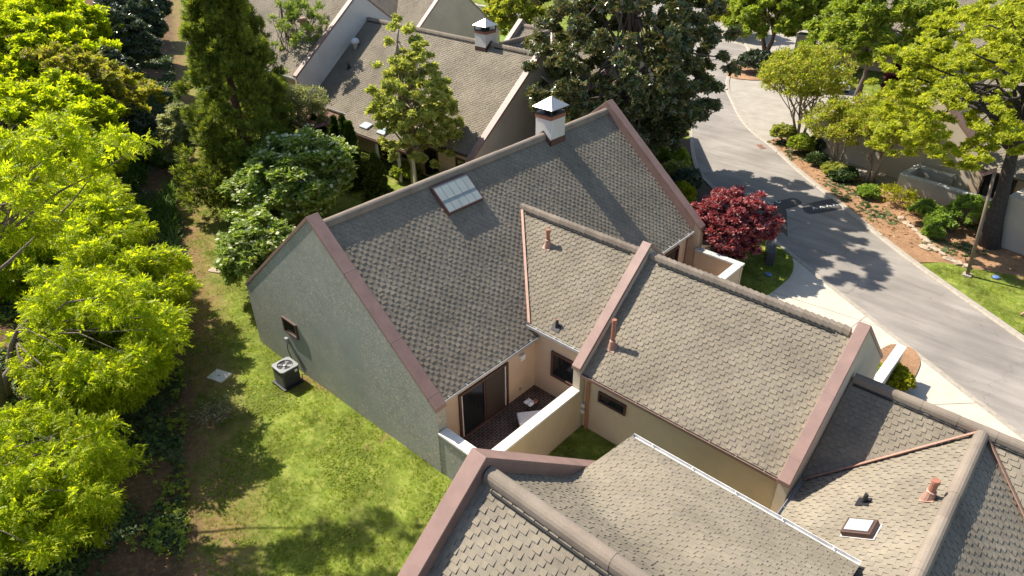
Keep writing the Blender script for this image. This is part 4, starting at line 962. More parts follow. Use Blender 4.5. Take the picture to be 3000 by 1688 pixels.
slab('driveway', smooth_line(lawn_edge, 2)[2:] + [(-3.5, 22.3), (-3.3, 21.2), (16, 15)] + cc[::-1], .012, M['concrete'])
mbj = MB()
for a, b in (((-9.3, 28.4), (-4.5, 28.85)), ((-5.3, 29.3), (-6.2, 22.4)), ((-2.0, 24.3), (-.2, 26.1))):
    a = V(*a, .014); b = V(*b, .014); d = (b - a) / np.linalg.norm(b - a); s = V(-d[1], d[0], 0) * .012; mbj.prism([a - s, b - s, b + s, a + s], Z * .003)
tag(mbj.build('driveway_joints', M['joint']), kind='structure')
lawn_poly = [(-13.2, 34.3), (-10.95, 32.85)] + smooth_line(lawn_edge[:7], 2) + [(-9.8, 26.9), (-10.4, 27.1), (-11.6, 28.6), (-12.6, 30.5), (-14.0, 33.0)]
slab('front_lawn', lawn_poly, .05, M['ground'])
slab('front_bed', [(-9.42, 27.2), (-9.7, 22.6), (-10.35, 22.5), (-10.35, 27.08), (-12.7, 27.55), (-17.6, 27.6), (-23.5, 27.6), (-23.5, 43.0), (-22.9, 44.5), (-20.0, 39.6), (-17.8, 37.6), (-14.5, 35.4), (-14.0, 33.0), (-12.6, 30.5), (-11.6, 28.6), (-10.4, 27.1)], .035, M['mulch'])
slab('court_floor', [(-13.29, 21.9), (-10.72, 21.9), (-10.72, 26.86), (-13.29, 26.86)], .0, M['mulch'])
slab('mulch_island', smooth_poly([(-3.92, 27.52), (-3.64, 27.93), (-2.94, 28.07), (-2.52, 27.37), (-2.43, 26.72), (-2.39, 25.77), (-2.39, 24.82), (-2.84, 24.0), (-3.9, 24.2), (-4.1, 26.3)], 2), .06, M['straw'])
slab('far_driveway', [(-29.24, 64.58), (-29.5, 63.89), (-28.1, 60.16), (-26.35, 57.02), (-24.6, 54.55), (-22.05, 50.87), (-19.9, 48.55), (-18.03, 47.0), (-17.6, 49.32), (-16.07, 48.5), (-14.18, 49.4), (-13.5, 58.5), (-15.5, 64), (-22.58, 66.33), (-26.22, 65.55)], .03, M['oldconcrete'])
slab('far_court', [(-38, 76), (-30, 73), (-22, 80), (-30, 96), (-48, 101)], .02, M['oldconcrete'])
slab('bark_bed', [(-18.4, 47.4), (-17.90, 49.0), (-15.93, 47.9), (-13.80, 46.76), (-10.66, 45.0), (-8.6, 43.7), (-3.4, 42.9), (-1.0, 43.4), (4, 44), (6, 40), (.09, 38.0), (-3.04, 36.9), (-4.06, 36.68), (-4.95, 35.85), (-7.0, 37.4), (-9.9, 40.05), (-14.3, 43.65), (-17.5, 46.85)], .09, M['straw'])
slab('walkway', [(-16.82, 49.44), (-14.88, 50.2), (-10.98, 47.63), (-8.6, 46.5), (-8.55, 45.0), (-10.62, 45.4), (-13.63, 47.0), (-15.97, 47.9)], .11, M['oldconcrete'])
slab('verge_lawn', [(-4.9, 35.75), (-4.06, 36.7), (-3.04, 36.9), (.09, 38.0), (6, 40), (16, 28), (11.2, 24.6), (4.2, 29.3), (.5, 32.0), (-1.0, 33.0), (-2.65, 34.2)], .085, M['ground'])
slab('island_bed', smooth_poly([(-29.3, 61.8), (-27.2, 61.2), (-24.5, 63.5), (-22.4, 66.5), (-25.5, 70.5), (-31, 71.5), (-30.2, 66.3)], 1), .1, M['straw'])
slab('far_lawn', [(-70, 60), (-54, 52), (-47, 58), (-60, 68), (-76, 70)], .05, M['brightlawn'])

# ================================================================== trees on the bank (left)
GB = 'leafy trees on the bank'
tree('bank_tree', 'large lime green tree with drooping sprays overhanging the mown path', 'tree', (-35, 3.5), (-33.8, 5.3, 5), (-33.4, 6.4, 3.3), (5.0, 4.0, 2.5), 330, .44, 66, .31, TSPRAY, L['lime'], M['bark'], (.3, .08), 44, GB, 101, .5, .15, .4, .45, .38, -.7, .35)
tree('bank_tree', 'thin lime tree nearest the lower left corner with open sprays over ivy', 'tree', (-20, -1.4), (-19.4, -.6, 4), (-18.9, .0, 2.4), (3.1, 2.8, 2.0), 170, .38, 50, .27, TSPRAY, L['lime'], M['bark'], (.16, .05), 50, GB, 102, .5, .15, .3, .3, .42, -.85, .3)
tree('bank_tree', 'lime tree at the left edge between the two big spray trees', 'tree', (-26, 1.5), (-24.8, 2.8, 4.4), (-24.0, 3.9, 2.4), (3.7, 3.0, 2.0), 210, .42, 56, .29, TSPRAY, L['lime'], M['bark'], (.2, .05), 40, GB, 103, .5, .15, .35, .4, .4, -.8, .3)
tree('bank_tree', 'broad yellow green tree at the left edge of the picture', 'tree', (-46, 7.5), (-45.3, 8.5, 6), (-44.9, 8.9, 4.0), (5.2, 4.4, 2.9), 330, .55, 54, .26, TCLUST, L['lime'], M['bark'], (.3, .08), 36, GB, 104, .7, .25, .45, .45, .38, -.7)
tree('bank_tree', 'yellow green tree filling the top left corner', 'tree', (-58, 11.5), (-57.5, 12.5, 7.5), (-57.0, 13.0, 4.9), (6.2, 5.4, 3.2), 330, .58, 54, .27, TCLUST, L['lime'], M['bark'], (.3, .08), 36, GB, 105, .7, .25, .45, .45, .38, -.7)
tree('bank_tree', 'olive tree with bare twisting limbs showing beside the dark evergreens', 'tree', (-52, 13.4), (-51.2, 14.2, 6.2), (-50.8, 14.4, 4.3), (3.4, 2.8, 2.6), 170, .45, 34, .27, TCLUST, L['mixed'], M['bark'], (.24, .07), 80, GB, 106, .8, .25, .4, .3, .4, -.7)
tree('bank_tree', 'farthest yellow green tree on the bank at the top edge', 'tree', (-66, 15.5), (-65.5, 16.8, 7.5), (-65.0, 17.2, 5.4), (5.2, 4.6, 3.4), 270, .62, 46, .3, TCLUST, L['lime'], M['bark'], (.3, .08), 30, GB, 107, .7, .25, .45, .45, .38, -.7)
tree('bank_tree', 'small round crowned tree between the olive tree and the big lime tree', 'tree', (-43, 9.4), (-42.6, 10, 4.2), (-42.5, 10.0, 3.0), (2.6, 2.3, 2.0), 150, .4, 44, .23, TCLUST, L['lime'], M['bark'], (.16, .05), 30, GB, 108, .8, .25, .4, .4, .35, -.7)
tree('bank_tree', 'low spreading lime tree leaning over the path below the smaller dogwood', 'tree', (-29.5, 5), (-28.4, 6.2, 4.2), (-28.0, 6.5, 2.5), (3.0, 2.5, 1.9), 140, .42, 56, .29, TSPRAY, L['lime'], M['bark'], (.16, .05), 34, GB, 109, .5, .15, .35, .4, .4, -.8, .3)
tree('bank_tree', 'tall thin crowned tree rising over the left canopy with sparse tufts', 'tree', (-24.5, 1), (-22.5, 3, 10.5), (-21.6, 4.0, 10.2), (3.3, 3.2, 1.7), 62, .34, 40, .25, TSPRAY, L['lime'], M['bark'], (.2, .04), 34, GB, 110, .6, .2, .3, .2, .5, -.8, .3, start=.6)
for i, (x, y, r, h, lab) in enumerate([(-57, 17.6, 2.6, 4.6, 'tall dark evergreen shrub nearest the cypress side of the bank hedge'), (-65, 21.8, 2.9, 5.2, 'tall blue green evergreen shrub in the middle of the bank hedge'), (-74, 26.2, 3.2, 5.4, 'tall dark evergreen shrub second from the far end of the bank hedge'), (-85, 31.6, 3.6, 5.4, 'dark evergreen shrub at the far end of the bank hedge')]):
    shrub('evergreen_shrub', lab, 'shrub', (x, y), (r, r, h), 200, .5, 46, .26, TCLUST, L['dark'], 120 + i, 'dark evergreen hedge on the bank')
shrub('evergreen_shrub', 'rounded near black evergreen bush overhanging the path edge', 'shrub', (-48.6, 15.2), (2.0, 2.0, 3.4), 190, .38, 50, .2, TCLUST, L['dark'], 125)

# ================================================================== behind the middle townhouse
GC = 'tall cypress group'
conifer('cypress', 'broadest cypress with brown trunk showing beside the path', 'tree', (-36.6, 17.4), 15.5, 3.5, 520, 64, .3, L['conifer'], M['reddish_bark'], .34, 131, GC, .02, plume=.5, power=.8, rc=.34)
conifer('cypress', 'slim bright cypress column on the left of the group', 'tree', (-46.8, 22.0), 14.5, 2.0, 320, 54, .3, L['conifer'], M['reddish_bark'], .25, 132, GC, .03, plume=.75, power=.7)
conifer('cypress', 'cypress in the middle of the group behind the broadest one', 'tree', (-41.5, 20.8), 16, 2.5, 360, 56, .3, L['conifer'], M['reddish_bark'], .28, 133, GC, .04, plume=.65, power=.75)
tree('flowering_shrub', 'pale flowering shrub at the left foot of the cypress group', 'shrub', (-45.3, 17.3), (-45.3, 17.5, 3), (-45.2, 17.4, 2.2), (1.3, 1.3, 2.2), 110, .32, 34, .2, TCLUST, L['silver'], M['bark'], (.06, .02), 16, None, 134, flowers=(L['bract'], 90, .2))
tree('loose_pine', 'thin open pine with bare trunks in front of the far roof', 'tree', (-50, 28.7), (-48.3, 28.5, 10.2), (-47.2, 28.5, 7.4), (2.5, 2.0, 3.6), 64, .34, 46, .24, TTUFT, L['dogwood'], M['bark'], (.15, .05), 46, None, 135, .8, .3, .4, .25, .4, -.8, stems=2, start=.3)
tree('silver_tree', 'small silvery tree beside the red brown deck roof', 'tree', (-42.2, 24.1), (-41.9, 24.3, 4.6), (-41.6, 24.4, 3.3), (1.75, 1.7, 2.1), 150, .34, 44, .17, TLEAF, L['silver'], M['paletrunk'], (.08, .03), 26, None, 136, .8, .35, .4, .4, .25, -.7)
tree('dogwood', 'larger dogwood with white bracts in layers behind the gable wall', 'tree', (-33.6, 17.8), (-32.4, 17.8, 4.2), (-31.9, 17.9, 2.7), (3.7, 3.2, 2.2), 260, .42, 52, .2, TCLUST, L['dogwood'], M['bark'], (.12, .04), 46, 'dogwoods', 137, .55, .3, .4, .45, .25, -.5, stretch=(1.3, 1.3, .5), flat=.6, flowers=(L['bract'], 1100, .18), stems=2)
tree('dogwood', 'smaller dogwood with white bracts at the corner of the gable wall', 'tree', (-28.4, 12.9), (-27.5, 12.9, 2.8), (-27.4, 12.7, 1.75), (2.0, 1.8, 1.5), 130, .36, 46, .17, TCLUST, L['dogwood'], M['bark'], (.07, .03), 30, 'dogwoods', 138, .55, .3, .4, .4, .25, -.6, stretch=(1.2, 1.2, .6), flat=.5, flowers=(L['bract'], 480, .16), stems=2)
tree('holly_tree', 'tall holly with pale trunk standing in front of the rear townhouse roof', 'tree', (-31.9, 25.7), (-31.7, 25.2, 9.4), (-31.0, 25.1, 5.1), (3.1, 2.9, 4.3), 250, .36, 46, .17, TCLUST, L['holly'], M['paletrunk'], (.17, .05), 60, None, 139, .8, .35, .4, .35, .4, -.85, start=.18, extra=V([-32.2, 25.4, 9.4], [-31.9, 25.5, 9.9], [-30.6, 25.2, 9.5], [-30.2, 25.1, 9.0], [-29.2, 25.0, 9.0], [-28.9, 25.1, 8.4], [-32.5, 25.2, 8.6]).reshape(-1, 3))
for i, (x, y, h, r, lab) in enumerate([(-41.4, 25.0, 2.5, .55, 'leftmost arborvitae by the deck roof'), (-40.6, 25.0, 2.3, .52, 'second arborvitae from the deck roof'), (-39.4, 24.7, 1.7, .5, 'shortest arborvitae below the porch eave'), (-37.9, 24.3, 3.3, .62, 'left one of the tall arborvitae pair before the porch posts'), (-37.2, 24.5, 3.5, .6, 'right one of the tall arborvitae pair before the porch posts'), (-34.2, 22.9, 4.2, .8, 'tallest arborvitae between dogwood and holly'), (-31.6, 22.6, 2.9, .85, 'broad cone arborvitae at the foot of the holly')]):
    conifer('arborvitae', lab, 'shrub', (x, y), h, r, 170, 40, .17, L['arb'], M['bark'], .06, 150 + i, 'arborvitae along the porch', .02, TFLAT, .8, .75, rc=.13)
for i, (x, y, r, lab) in enumerate([(-33.0, 25.9, .8, 'low green shrub under the porch window'), (-29.9, 26.2, .7, 'low green shrub by the rear house corner window')]):
    shrub('foundation_shrub', lab, 'shrub', (x, y), (r, r, .9), 60, .25, 36, .13, TCLUST, L['green'], 160 + i, 'shrubs at the foot of the rear house')
tree('spring_tree', 'airy yellow green tree with upright stems behind the rear chimney', 'tree', (-50.5, 56), (-50, 55, 6), (-49.6, 54.5, 3.8), (2.8, 2.6, 3.0), 150, .42, 34, .28, TCLUST, L['myrtle'], M['bark'], (.1, .03), 40, None, 163, stems=5)
# ================================================================== magnolia and the front bed
tree('magnolia', 'huge glossy dark magnolia hiding the road bend', 'tree', (-22.2, 35.2), (-22.4, 34.6, 15), (-22.5, 34.3, 7.6), (5.6, 5.2, 7.6), 520, .54, 84, .21, TCLUST, L['magnolia'], M['bark'], (.4, .1), 60, None, 170, .75, .35, .4, .45, .42, -.85, start=.2)
for i, (x, y, r, h, lm, lab) in enumerate([(-20.6, 38.0, 1.0, 1.4, 'green', 'leafy shrub under the magnolia nearest the road'), (-19.4, 36.2, .95, 1.2, 'holly', 'rounded olive shrub in front of the magnolia'), (-18.2, 35.6, .8, 1.1, 'dark', 'dark clipped shrub at the road edge by the gable'), (-17.6, 34.2, .75, .9, 'hedge', 'yellow green shrub below the gable end'), (-19.9, 34.0, 1.0, 1.3, 'dark', 'dark shrub against the far gable wall')]):
    shrub('bed_shrub', lab, 'shrub', (x, y, .03), (r, r, h), 80, .26, 40, .15, TCLUST, L[lm], 180 + i, 'shrubs in the magnolia bed')
tree('japanese_maple', 'wine red japanese maple beside the front court wall', 'tree', (-12.1, 29.8, .03), (-11.9, 29.6, 2.4), (-12.2, 29.05, 2.05), (2.05, 1.9, 1.7), 220, .26, 56, .14, TCLUST, L['red'], M['darkbark'], (.1, .04), 46, None, 190, .55, .25, .4, .45, .4, -.6, stems=3, stretch=(1.2, 1.2, .7), flat=.3)
for i, (x, y, r, lm, lab) in enumerate([(-10.0, 25.6, .4, 'green', 'small green plant outside the court wall'), (-9.9, 24.2, .35, 'ivy', 'low dark plant by the driveway edge'), (-13.0, 28.1, .5, 'yellow', 'yellow green plant between maple and court wall'), (-11.4, 23.2, .45, 'green', 'green plant inside the front court')]):
    shrub('bed_plant', lab, 'plant', (x, y, .03), (r, r, .5), 26, .16, 22, .13, TCLUST, L[lm], 195 + i, 'small plants round the front court')
# ================================================================== across the road
tree('crape_myrtle', 'largest crape myrtle with pale stems beside the far driveway', 'tree', (-16.6, 48.4, .09), (-16.8, 48.4, 4.4), (-17.0, 48.5, 4.5), (3.2, 2.9, 2.2), 300, .40, 52, .2, TLEAF, L['myrtle'], M['paletrunk'], (.11, .04), 44, 'crape myrtles', 200, .7, .4, .35, .4, .3, -.6, stems=4, start=.4)
tree('crape_myrtle', 'small crape myrtle between the two larger ones', 'tree', (-13.0, 45.9, .09), (-13.0, 45.9, 2.9), (-13.2, 45.9, 3.0), (2.0, 1.9, 1.5), 170, .34, 46, .18, TLEAF, L['myrtle'], M['paletrunk'], (.08, .03), 30, 'crape myrtles', 201, .7, .3, .35, .4, .3, -.6, stems=3, start=.4)
tree('crape_myrtle', 'crape myrtle at the corner of the courtyard wall', 'tree', (-10.4, 44.9, .09), (-10.5, 44.9, 3.6), (-10.5, 45.0, 3.8), (2.3, 2.2, 1.9), 250, .36, 50, .19, TLEAF, L['myrtle'], M['paletrunk'], (.11, .04), 36, 'crape myrtles', 202, .7, .3, .35, .4, .3, -.6, stems=4, start=.4)
tree('maple_tree', 'big leaning dark trunked maple with yellow green clumps at the right edge', 'tree', (-2.75, 40.2, .09), (-4.1, 40.6, 10.5), (-5.2, 40.4, 7.4), (5.6, 5.2, 5.0), 440, .36, 62, .15, TCLUST, L['yellow'], M['darkbark'], (.40, .11), 42, None, 205, .7, .4, .35, .3, .35, -.8, stretch=(1.15, 1.15, .7), start=.42, wob=.06)
tree('street_tree', 'green tree with forked grey trunk on the road island', 'tree', (-29.0, 69.5, .1), (-28.5, 69, 7), (-28.2, 68.6, 5.0), (4.4, 4.0, 3.8), 210, .6, 40, .34, TCLUST, L['green'], M['bark'], (.24, .08), 40, 'trees beyond the far driveway', 210, stems=2)
tree('street_tree', 'green tree with a straight trunk before the pale car', 'tree', (-17.3, 62.6), (-16.5, 60.5, 7.5), (-16.0, 58.6, 6.2), (4.6, 4.2, 3.8), 230, .56, 42, .30, TCLUST, L['green'], M['bark'], (.24, .08), 46, 'trees beyond the far driveway', 211)
tree('street_tree', 'mid green tree by the gate pillar', 'tree', (-24.5, 72), (-24.5, 72, 6.5), (-24.2, 71.6, 4.6), (4.0, 3.6, 3.4), 180, .56, 38, .32, TCLUST, L['green'], M['bark'], (.2, .06), 30, 'trees beyond the far driveway', 212)
tree('street_tree', 'pale yellow green tree at the top right corner', 'tree', (-5.5, 58), (-5.5, 57.5, 8), (-5.5, 57, 6.6), (4.2, 4.0, 3.6), 200, .5, 40, .3, TCLUST, L['yellow'], M['bark'], (.22, .07), 46, 'trees beyond the far driveway', 213)
tree('street_tree', 'small bushy tree by the road where it bends out of sight', 'tree', (-36.5, 78.5), (-36.5, 78.3, 4), (-36.5, 78, 2.6), (3.2, 3.0, 2.4), 120, .5, 34, .3, TCLUST, L['myrtle'], M['bark'], (.15, .05), 20, 'trees beyond the far driveway', 214)
for i, (x, y, r, h, lab) in enumerate([(-13.5, 62.5, 2.0, 3.0, 'plum red shrub beside the pergola'), (-9.5, 61.0, 2.2, 3.2, 'plum red shrub behind the cream gable')]):
    shrub('plum_shrub', lab, 'shrub', (x, y), (r, r, h), 110, .42, 40, .22, TCLUST, L['plum'], 220 + i, 'plum red shrubs')
shrub('low_evergreen', 'broad low dark evergreen on the road island', 'shrub', (-27.0, 64.2, .1), (2.1, 1.5, 1.5), 170, .32, 46, .17, TCLUST, L['dark'], 225)
for i, (x, y, r, h, lm, lab) in enumerate([(-17.5, 48.0, .8, 1.1, 'holly', 'dark rounded holly at the end of the bark bed'), (-15.7, 46.7, .85, 1.0, 'green', 'rounded green bush at the foot of the largest crape myrtle'), (-14.9, 47.6, .6, .8, 'dark', 'little dark bush behind the rounded green one'), (-13.9, 45.2, .6, .6, 'ivy', 'low dark bush beside the small crape myrtle'), (-11.6, 43.9, .7, .5, 'ivy', 'sprawling low plant under the corner crape myrtle'), (-12.4, 44.4, .7, .5, 'holly', 'sprawling olive plant between the crape myrtles'), (-9.6, 42.2, .5, .5, 'azalea', 'bright tuft of leaves at the hedge end'), (-6.1, 40.9, .75, .95, 'azalea', 'taller pale green azalea below the courtyard wall'), (-5.3, 40.4, .65, .8, 'azalea', 'shorter pale green azalea below the courtyard wall'), (-4.4, 41.9, 1.1, 1.5, 'azalea', 'big bright green shrub beside the leaning trunk'), (-5.3, 39.3, .38, .35, 'azalea', 'tiny bright plant alone in the bark'), (-1.3, 42.0, .8, .9, 'green', 'green shrub at the right edge behind the leaning trunk')]):
    shrub('bark_bed_shrub', lab, 'shrub', (x, y, .09), (r, r, h), 70, .2, 34, .14, TCLUST, L[lm], 230 + i, 'shrubs in the bark bed')
def hedge(name, label, cat, path, w, h, lm, z0=.09, seed=1):
    global rng
    rng = np.random.default_rng(seed); P = [V(*p, z0) for p in path]; o = root(name, tuple(P[0]), label, cat)
    pts = []; st = MB()
    for a, b in zip(P[:-1], P[1:]):
        d = b - a; Ln = np.linalg.norm(d); d /= Ln; s = V(-d[1], d[0], 0); k = int(Ln * w * 90)
        t = rng.uniform(0, Ln, k); q = rng.uniform(-1, 1, k) * w; zz = rng.uniform(.1, 1, k) ** .6 * h
        edge = rng.uniform(0, 1, k) < .45; zz[edge] = h * rng.uniform(.93, 1.0, edge.sum()); e2 = ~edge & (rng.uniform(0, 1, k) < .6); q[e2] = np.sign(q[e2]) * w
        pts.append(a + d * t[:, None] + s * q[:, None] + Z * zz[:, None])
        for f in np.arange(.3, Ln, .5): st.tube([a + d * f, a + d * f + V(.05, .04, h * .7)], [.025, .01], 5)
    st.build('stems', M['bark'], o); pts = np.concatenate(pts)
    link('foliage', quads_mesh('foliage', clump_cloud(pts, .12, 16, .11, TLEAF, .7, .5, .5), ORG[o.name]), lm, o); return o
hedge('clipped_hedge', 'clipped yellow green L shaped hedge in front of the courtyard wall', 'hedge', [(-9.0, 41.9), (-7.9, 42.5), (-6.7, 41.2)], .5, .95, L['hedge'], seed=3)
shrub('island_shrub', 'yellow green shrub on the orange mulch island', 'shrub', (-2.72, 24.9, .06), (.45, .75, .65), 70, .17, 34, .1, TCLUST, L['hedge'], 250)
shrub('island_shrub', 'small green shrub between firewall and garden wall', 'shrub', (-3.55, 24.6, .06), (.25, .9, .5), 50, .14, 30, .1, TCLUST, L['green'], 251)

# ================================================================== ground cover (uncountable)
def along(t, s): return PO[0] + PD[0] * t + PN[0] * s, PO[1] + PD[1] * t + PN[1] * s
def cover(name, n, tr, sr, size, template, lm, seed, patch=1.2, thr=0., lift=.03, spread=.5, updir=.6):
    global rng
    rng = np.random.default_rng(seed); t = rng.uniform(*tr, n); s = rng.uniform(*sr, n)
    x, y = along(t, s); f = np.sin(x * patch + 1.3 * np.sin(y * patch)) + np.sin(y * patch * 1.3 + 1.1 * np.sin(x * patch * .8)) + rng.normal(0, .5, n)
    k = f > thr; x, y = x[k], y[k]; P = np.stack([x, y, gz(x, y) + lift + rng.uniform(0, .08, len(x))], 1)
    dv = np.stack([rng.normal(0, 1, len(x)), rng.normal(0, 1, len(x)), np.full(len(x), updir)], 1)
    o = link(name, quads_mesh(name, place(template, P, dv, size * rng.uniform(.6, 1.3, len(x)), spread * .3, .7)), lm)
    return tag(o, kind='stuff')
tag(cover('ivy_ground_cover', 42000, (-9, 30), (.35, 9), .12, TCLUST, L['ivy'], 301, 1.3, -.35), 'dark ivy creeping over leaf litter on the bank', 'ivy')
tag(cover('bank_seedlings', 9000, (-9, 26), (.2, 8), .13, TCLUST, L['green'], 302, 1.7, .5, .1), 'scattered green seedlings on the bank', 'seedlings')
tag(cover('strap_leaf_ground_cover', 5200, (17, 36), (.3, 3.6), .62, TBLADE, L['liriope'], 303, .9, -.2, .05, .6, 1.4), 'arching strap leaf plants along the path edge', 'ground cover')
tag(cover('far_ground_cover', 9000, (30, 70), (.2, 5), .28, TCLUST, L['ivy'], 304, .9, -.2, .05), 'dark ground cover under the far evergreens', 'ground cover')
def lawn(name, n, x0, x1, y0, y1, test, size, seed, z=None, lm=None):
    global rng
    rng = np.random.default_rng(seed); x = rng.uniform(x0, x1, n); y = rng.uniform(y0, y1, n); k = test(x, y); x, y = x[k], y[k]
    f = np.sin(x * 1.9 + 1.7 * np.sin(y * 1.1)) * np.sin(y * 2.3 + 1.2 * np.sin(x * 1.4)) + rng.normal(0, .45, len(x)); k = f > -.35; x, y = x[k], y[k]
    P = np.stack([x, y, (gz(x, y) if z is None else np.full(len(x), z)) - .01], 1)
    dv = np.stack([rng.normal(0, .3, len(x)), rng.normal(0, .3, len(x)) + .02, np.ones(len(x))], 1)
    tv = (TBLADE[0][:, [0, 2, 1]] * V(1, 1, 1), 4)
    o = link(name, quads_mesh(name, place(tv, P, dv, size * rng.uniform(.5, 1.4, len(x)), .12)), lm or L['grass']); return tag(o, kind='stuff')
worn = lambda x, y: ((bank_s(x, y) > -1.9) & (np.sin(x * 1.1 + 2 * np.sin(y * .9)) + np.sin(y * 1.7 + x * .6) > -.2)) | (np.sin(x * .8 + 1.9 * np.sin(y * .7)) * np.sin(y * 1.1 + 1.3 * np.sin(x * .6)) > .93)
onlawn = lambda x, y: (bank_s(x, y) < .4 + .6 * np.sin(x * 1.3) * np.sin(y * 1.7)) & ~(worn(x, y) & (rng.uniform(0, 1, len(x)) < .8)) & ~((x > -24.4) & (x < -10.6) & (y > 10.35)) & ~((x > -7.3) & (y < 12.3)) & (y < 15.3)
tag(lawn('lawn_grass', 90000, -26, -4, -1, 15.3, onlawn, .085, 311), 'short mown grass beside the gable wall', 'grass')
def weeds(name, n, x0, x1, y0, y1, lm, size, seed, label):
    global rng
    rng = np.random.default_rng(seed); x = rng.uniform(x0, x1, n); y = rng.uniform(y0, y1, n); f = np.sin(x * 1.2 + 2.1 * np.sin(y * .8)) + np.sin(y * 1.6 + 1.4 * np.sin(x * 1.1)); k = onlawn(x, y) & (f > .55); x, y = x[k], y[k]
    P = np.stack([x, y, gz(x, y) + .02], 1); dv = rng.normal(0, 1, (len(x), 3)) * V(1, 1, .2) + V(0, 0, .3)
    return tag(link(name, quads_mesh(name, place(TCLUST, P, dv, size * rng.uniform(.6, 1.4, len(x)), .2, .7)), lm), label, 'weeds', kind='stuff')
weeds('clover_patches', 26000, -26, -7, 0, 15, L['green'], .055, 321, 'patches of broad leaved clover in the lawn')
tag(lawn('path_grass', 45000, -52, -26, 6, 24, lambda x, y: (bank_s(x, y) < .3) & (bank_s(x, y) > -6), .1, 312), 'rough grass on the path below the bank', 'grass')
inpoly = lambda poly: (lambda x, y: np.array([sum(((poly[i][1] > b) != (poly[i - 1][1] > b)) and (a < (poly[i - 1][0] - poly[i][0]) * (b - poly[i][1]) / (poly[i - 1][1] - poly[i][1]) + poly[i][0]) for i in range(len(poly))) % 2 == 1 for a, b in zip(x, y)], bool))
rng = np.random.default_rng(330); k = 5200; x = rng.uniform(-19, 1, k); y = rng.uniform(35.5, 49.5, k); ins = inpoly([(-18.3, 47.3), (-17.8, 48.8), (-13.8, 46.7), (-10.6, 44.8), (-8.7, 43.4), (-3.4, 42.6), (0, 43), (.09, 38.2), (-3.0, 37.0), (-7.0, 37.6), (-9.9, 40.3), (-14.3, 43.9)])(x, y)
ff = np.sin(x * 1.1 + 1.7 * np.sin(y * .9)) + np.sin(y * 1.4 + x * .5) + np.where(x < -9.5, .9, -.6); ins &= ff > .2; x, y = x[ins], y[ins]
P = np.stack([x, y, np.full(len(x), .12)], 1); tag(link('bed_ground_cover', quads_mesh('bed_ground_cover', place(TCLUST, P, rng.normal(0, 1, (len(x), 3)) * V(1, 1, .3) + V(0, 0, .5), .16 * rng.uniform(.5, 1.4, len(x)), .2, .6)), L['ivy']), 'low dark ground cover under the crape myrtles', 'ground cover', kind='stuff')
rng = np.random.default_rng(331); k = 9000; x = rng.uniform(-19, 1, k); y = rng.uniform(35.5, 49.5, k); ins = inpoly([(-18.3, 47.3), (-17.8, 48.8), (-13.8, 46.7), (-10.6, 44.8), (-8.7, 43.4), (-3.4, 42.6), (0, 43), (.09, 38.0), (-3.0, 36.85), (-7.0, 37.4), (-9.9, 40.1), (-14.3, 43.7)])(x, y); x, y = x[ins], y[ins]
P = np.stack([x, y, np.full(len(x), .10)], 1); tag(link('straw_litter', quads_mesh('straw_litter', place(TNARROW, P, rng.normal(0, 1, (len(x), 3)) * V(1, 1, .15), .2 * rng.uniform(.5, 1.4, len(x)), .1, .3)), L['litter']), 'dry needles and fallen leaves on the bark bed', 'leaf litter', kind='stuff')
tag(lawn('front_grass', 9000, -14.2, -9.1, 26.8, 34.4, inpoly(lawn_poly), .08, 313, .05), 'small curved patch of lawn by the driveway', 'grass')
tag(lawn('verge_grass', 9000, -5, 4, 30, 38.5, inpoly([(-4.8, 35.75), (-4.06, 36.6), (-3.04, 36.8), (.09, 37.9), (4, 38.5), (4, 29.8), (.5, 32.1), (-1.0, 33.1), (-2.65, 34.3)]), .09, 314, .085), 'strip of lawn between kerb and bark bed', 'grass')

# ================================================================== small things
A = root('air_conditioner', (-21.0, 9.62, -.3), 'grey air conditioning condenser on a dark pad by the gable wall', 'air conditioner')
mb = MB(); mb.box((-21.46, 9.17, -.42), (-20.54, 10.07, -.26)); mb.build('pad', M['black'], A, False, .01)
mb = MB(); mb.box((-21.38, 9.25, -.26), (-20.62, 9.99, .5)); cb = mb.build('cabinet', M['greyplastic'], A, False, .05)
mb = MB()
for i in range(13):
    z = -.2 + i * .052; mb.box((-21.385, 9.3, z), (-20.615, 9.94, z + .012)); mb.box((-21.33, 9.245, z), (-20.67, 9.995, z + .012))
mb.build('louvres', M['black'], A)
mb = MB(); n_ = 28; cx, cy = -21.0, 9.62; hw = .40
outer = []
for i in range(n_):
    a = 2 * math.pi * i / n_; c_, s_ = math.cos(a), math.sin(a); k_ = hw / max(abs(c_), abs(s_)); k_ = min(k_, hw * 1.28); outer.append((c_ * k_, s_ * k_))
vs = [(cx + x, cy + y, .50) for x, y in outer] + [(cx + x, cy + y, .55) for x, y in outer] + [(cx + .31 * math.cos(2 * math.pi * i / n_), cy + .31 * math.sin(2 * math.pi * i / n_), .555) for i in range(n_)] + [(cx + .31 * math.cos(2 * math.pi * i / n_), cy + .31 * math.sin(2 * math.pi * i / n_), .45) for i in range(n_)]
mb.add(vs, [(k * n_ + i, k * n_ + (i + 1) % n_, (k + 1) * n_ + (i + 1) % n_, (k + 1) * n_ + i) for k in range(3) for i in range(n_)]); mb.build('top_cover', M['lightgrey'], A)
mb = MB(); mb.lathe((cx, cy, .5), [(.306, .0), (.306, .012)], 24); well = mb.build('fan_well', M['black'], A)
mb = MB(); mb.lathe((cx, cy, .515), [(.075, 0), (.075, .03), (.03, .04)], 14)
for i in range(4):
    a = 2 * math.pi * i / 4 + .4; p = V(cx, cy, .523); d1 = V(math.cos(a), math.sin(a), 0); d2 = V(math.cos(a + .6), math.sin(a + .6), .06); mb.quad(p + d1 * .06, p + d1 * .29, p + d2 * .29, p + d2 * .06)
mb.build('fan', M['lightgrey'], A)
mb = MB()
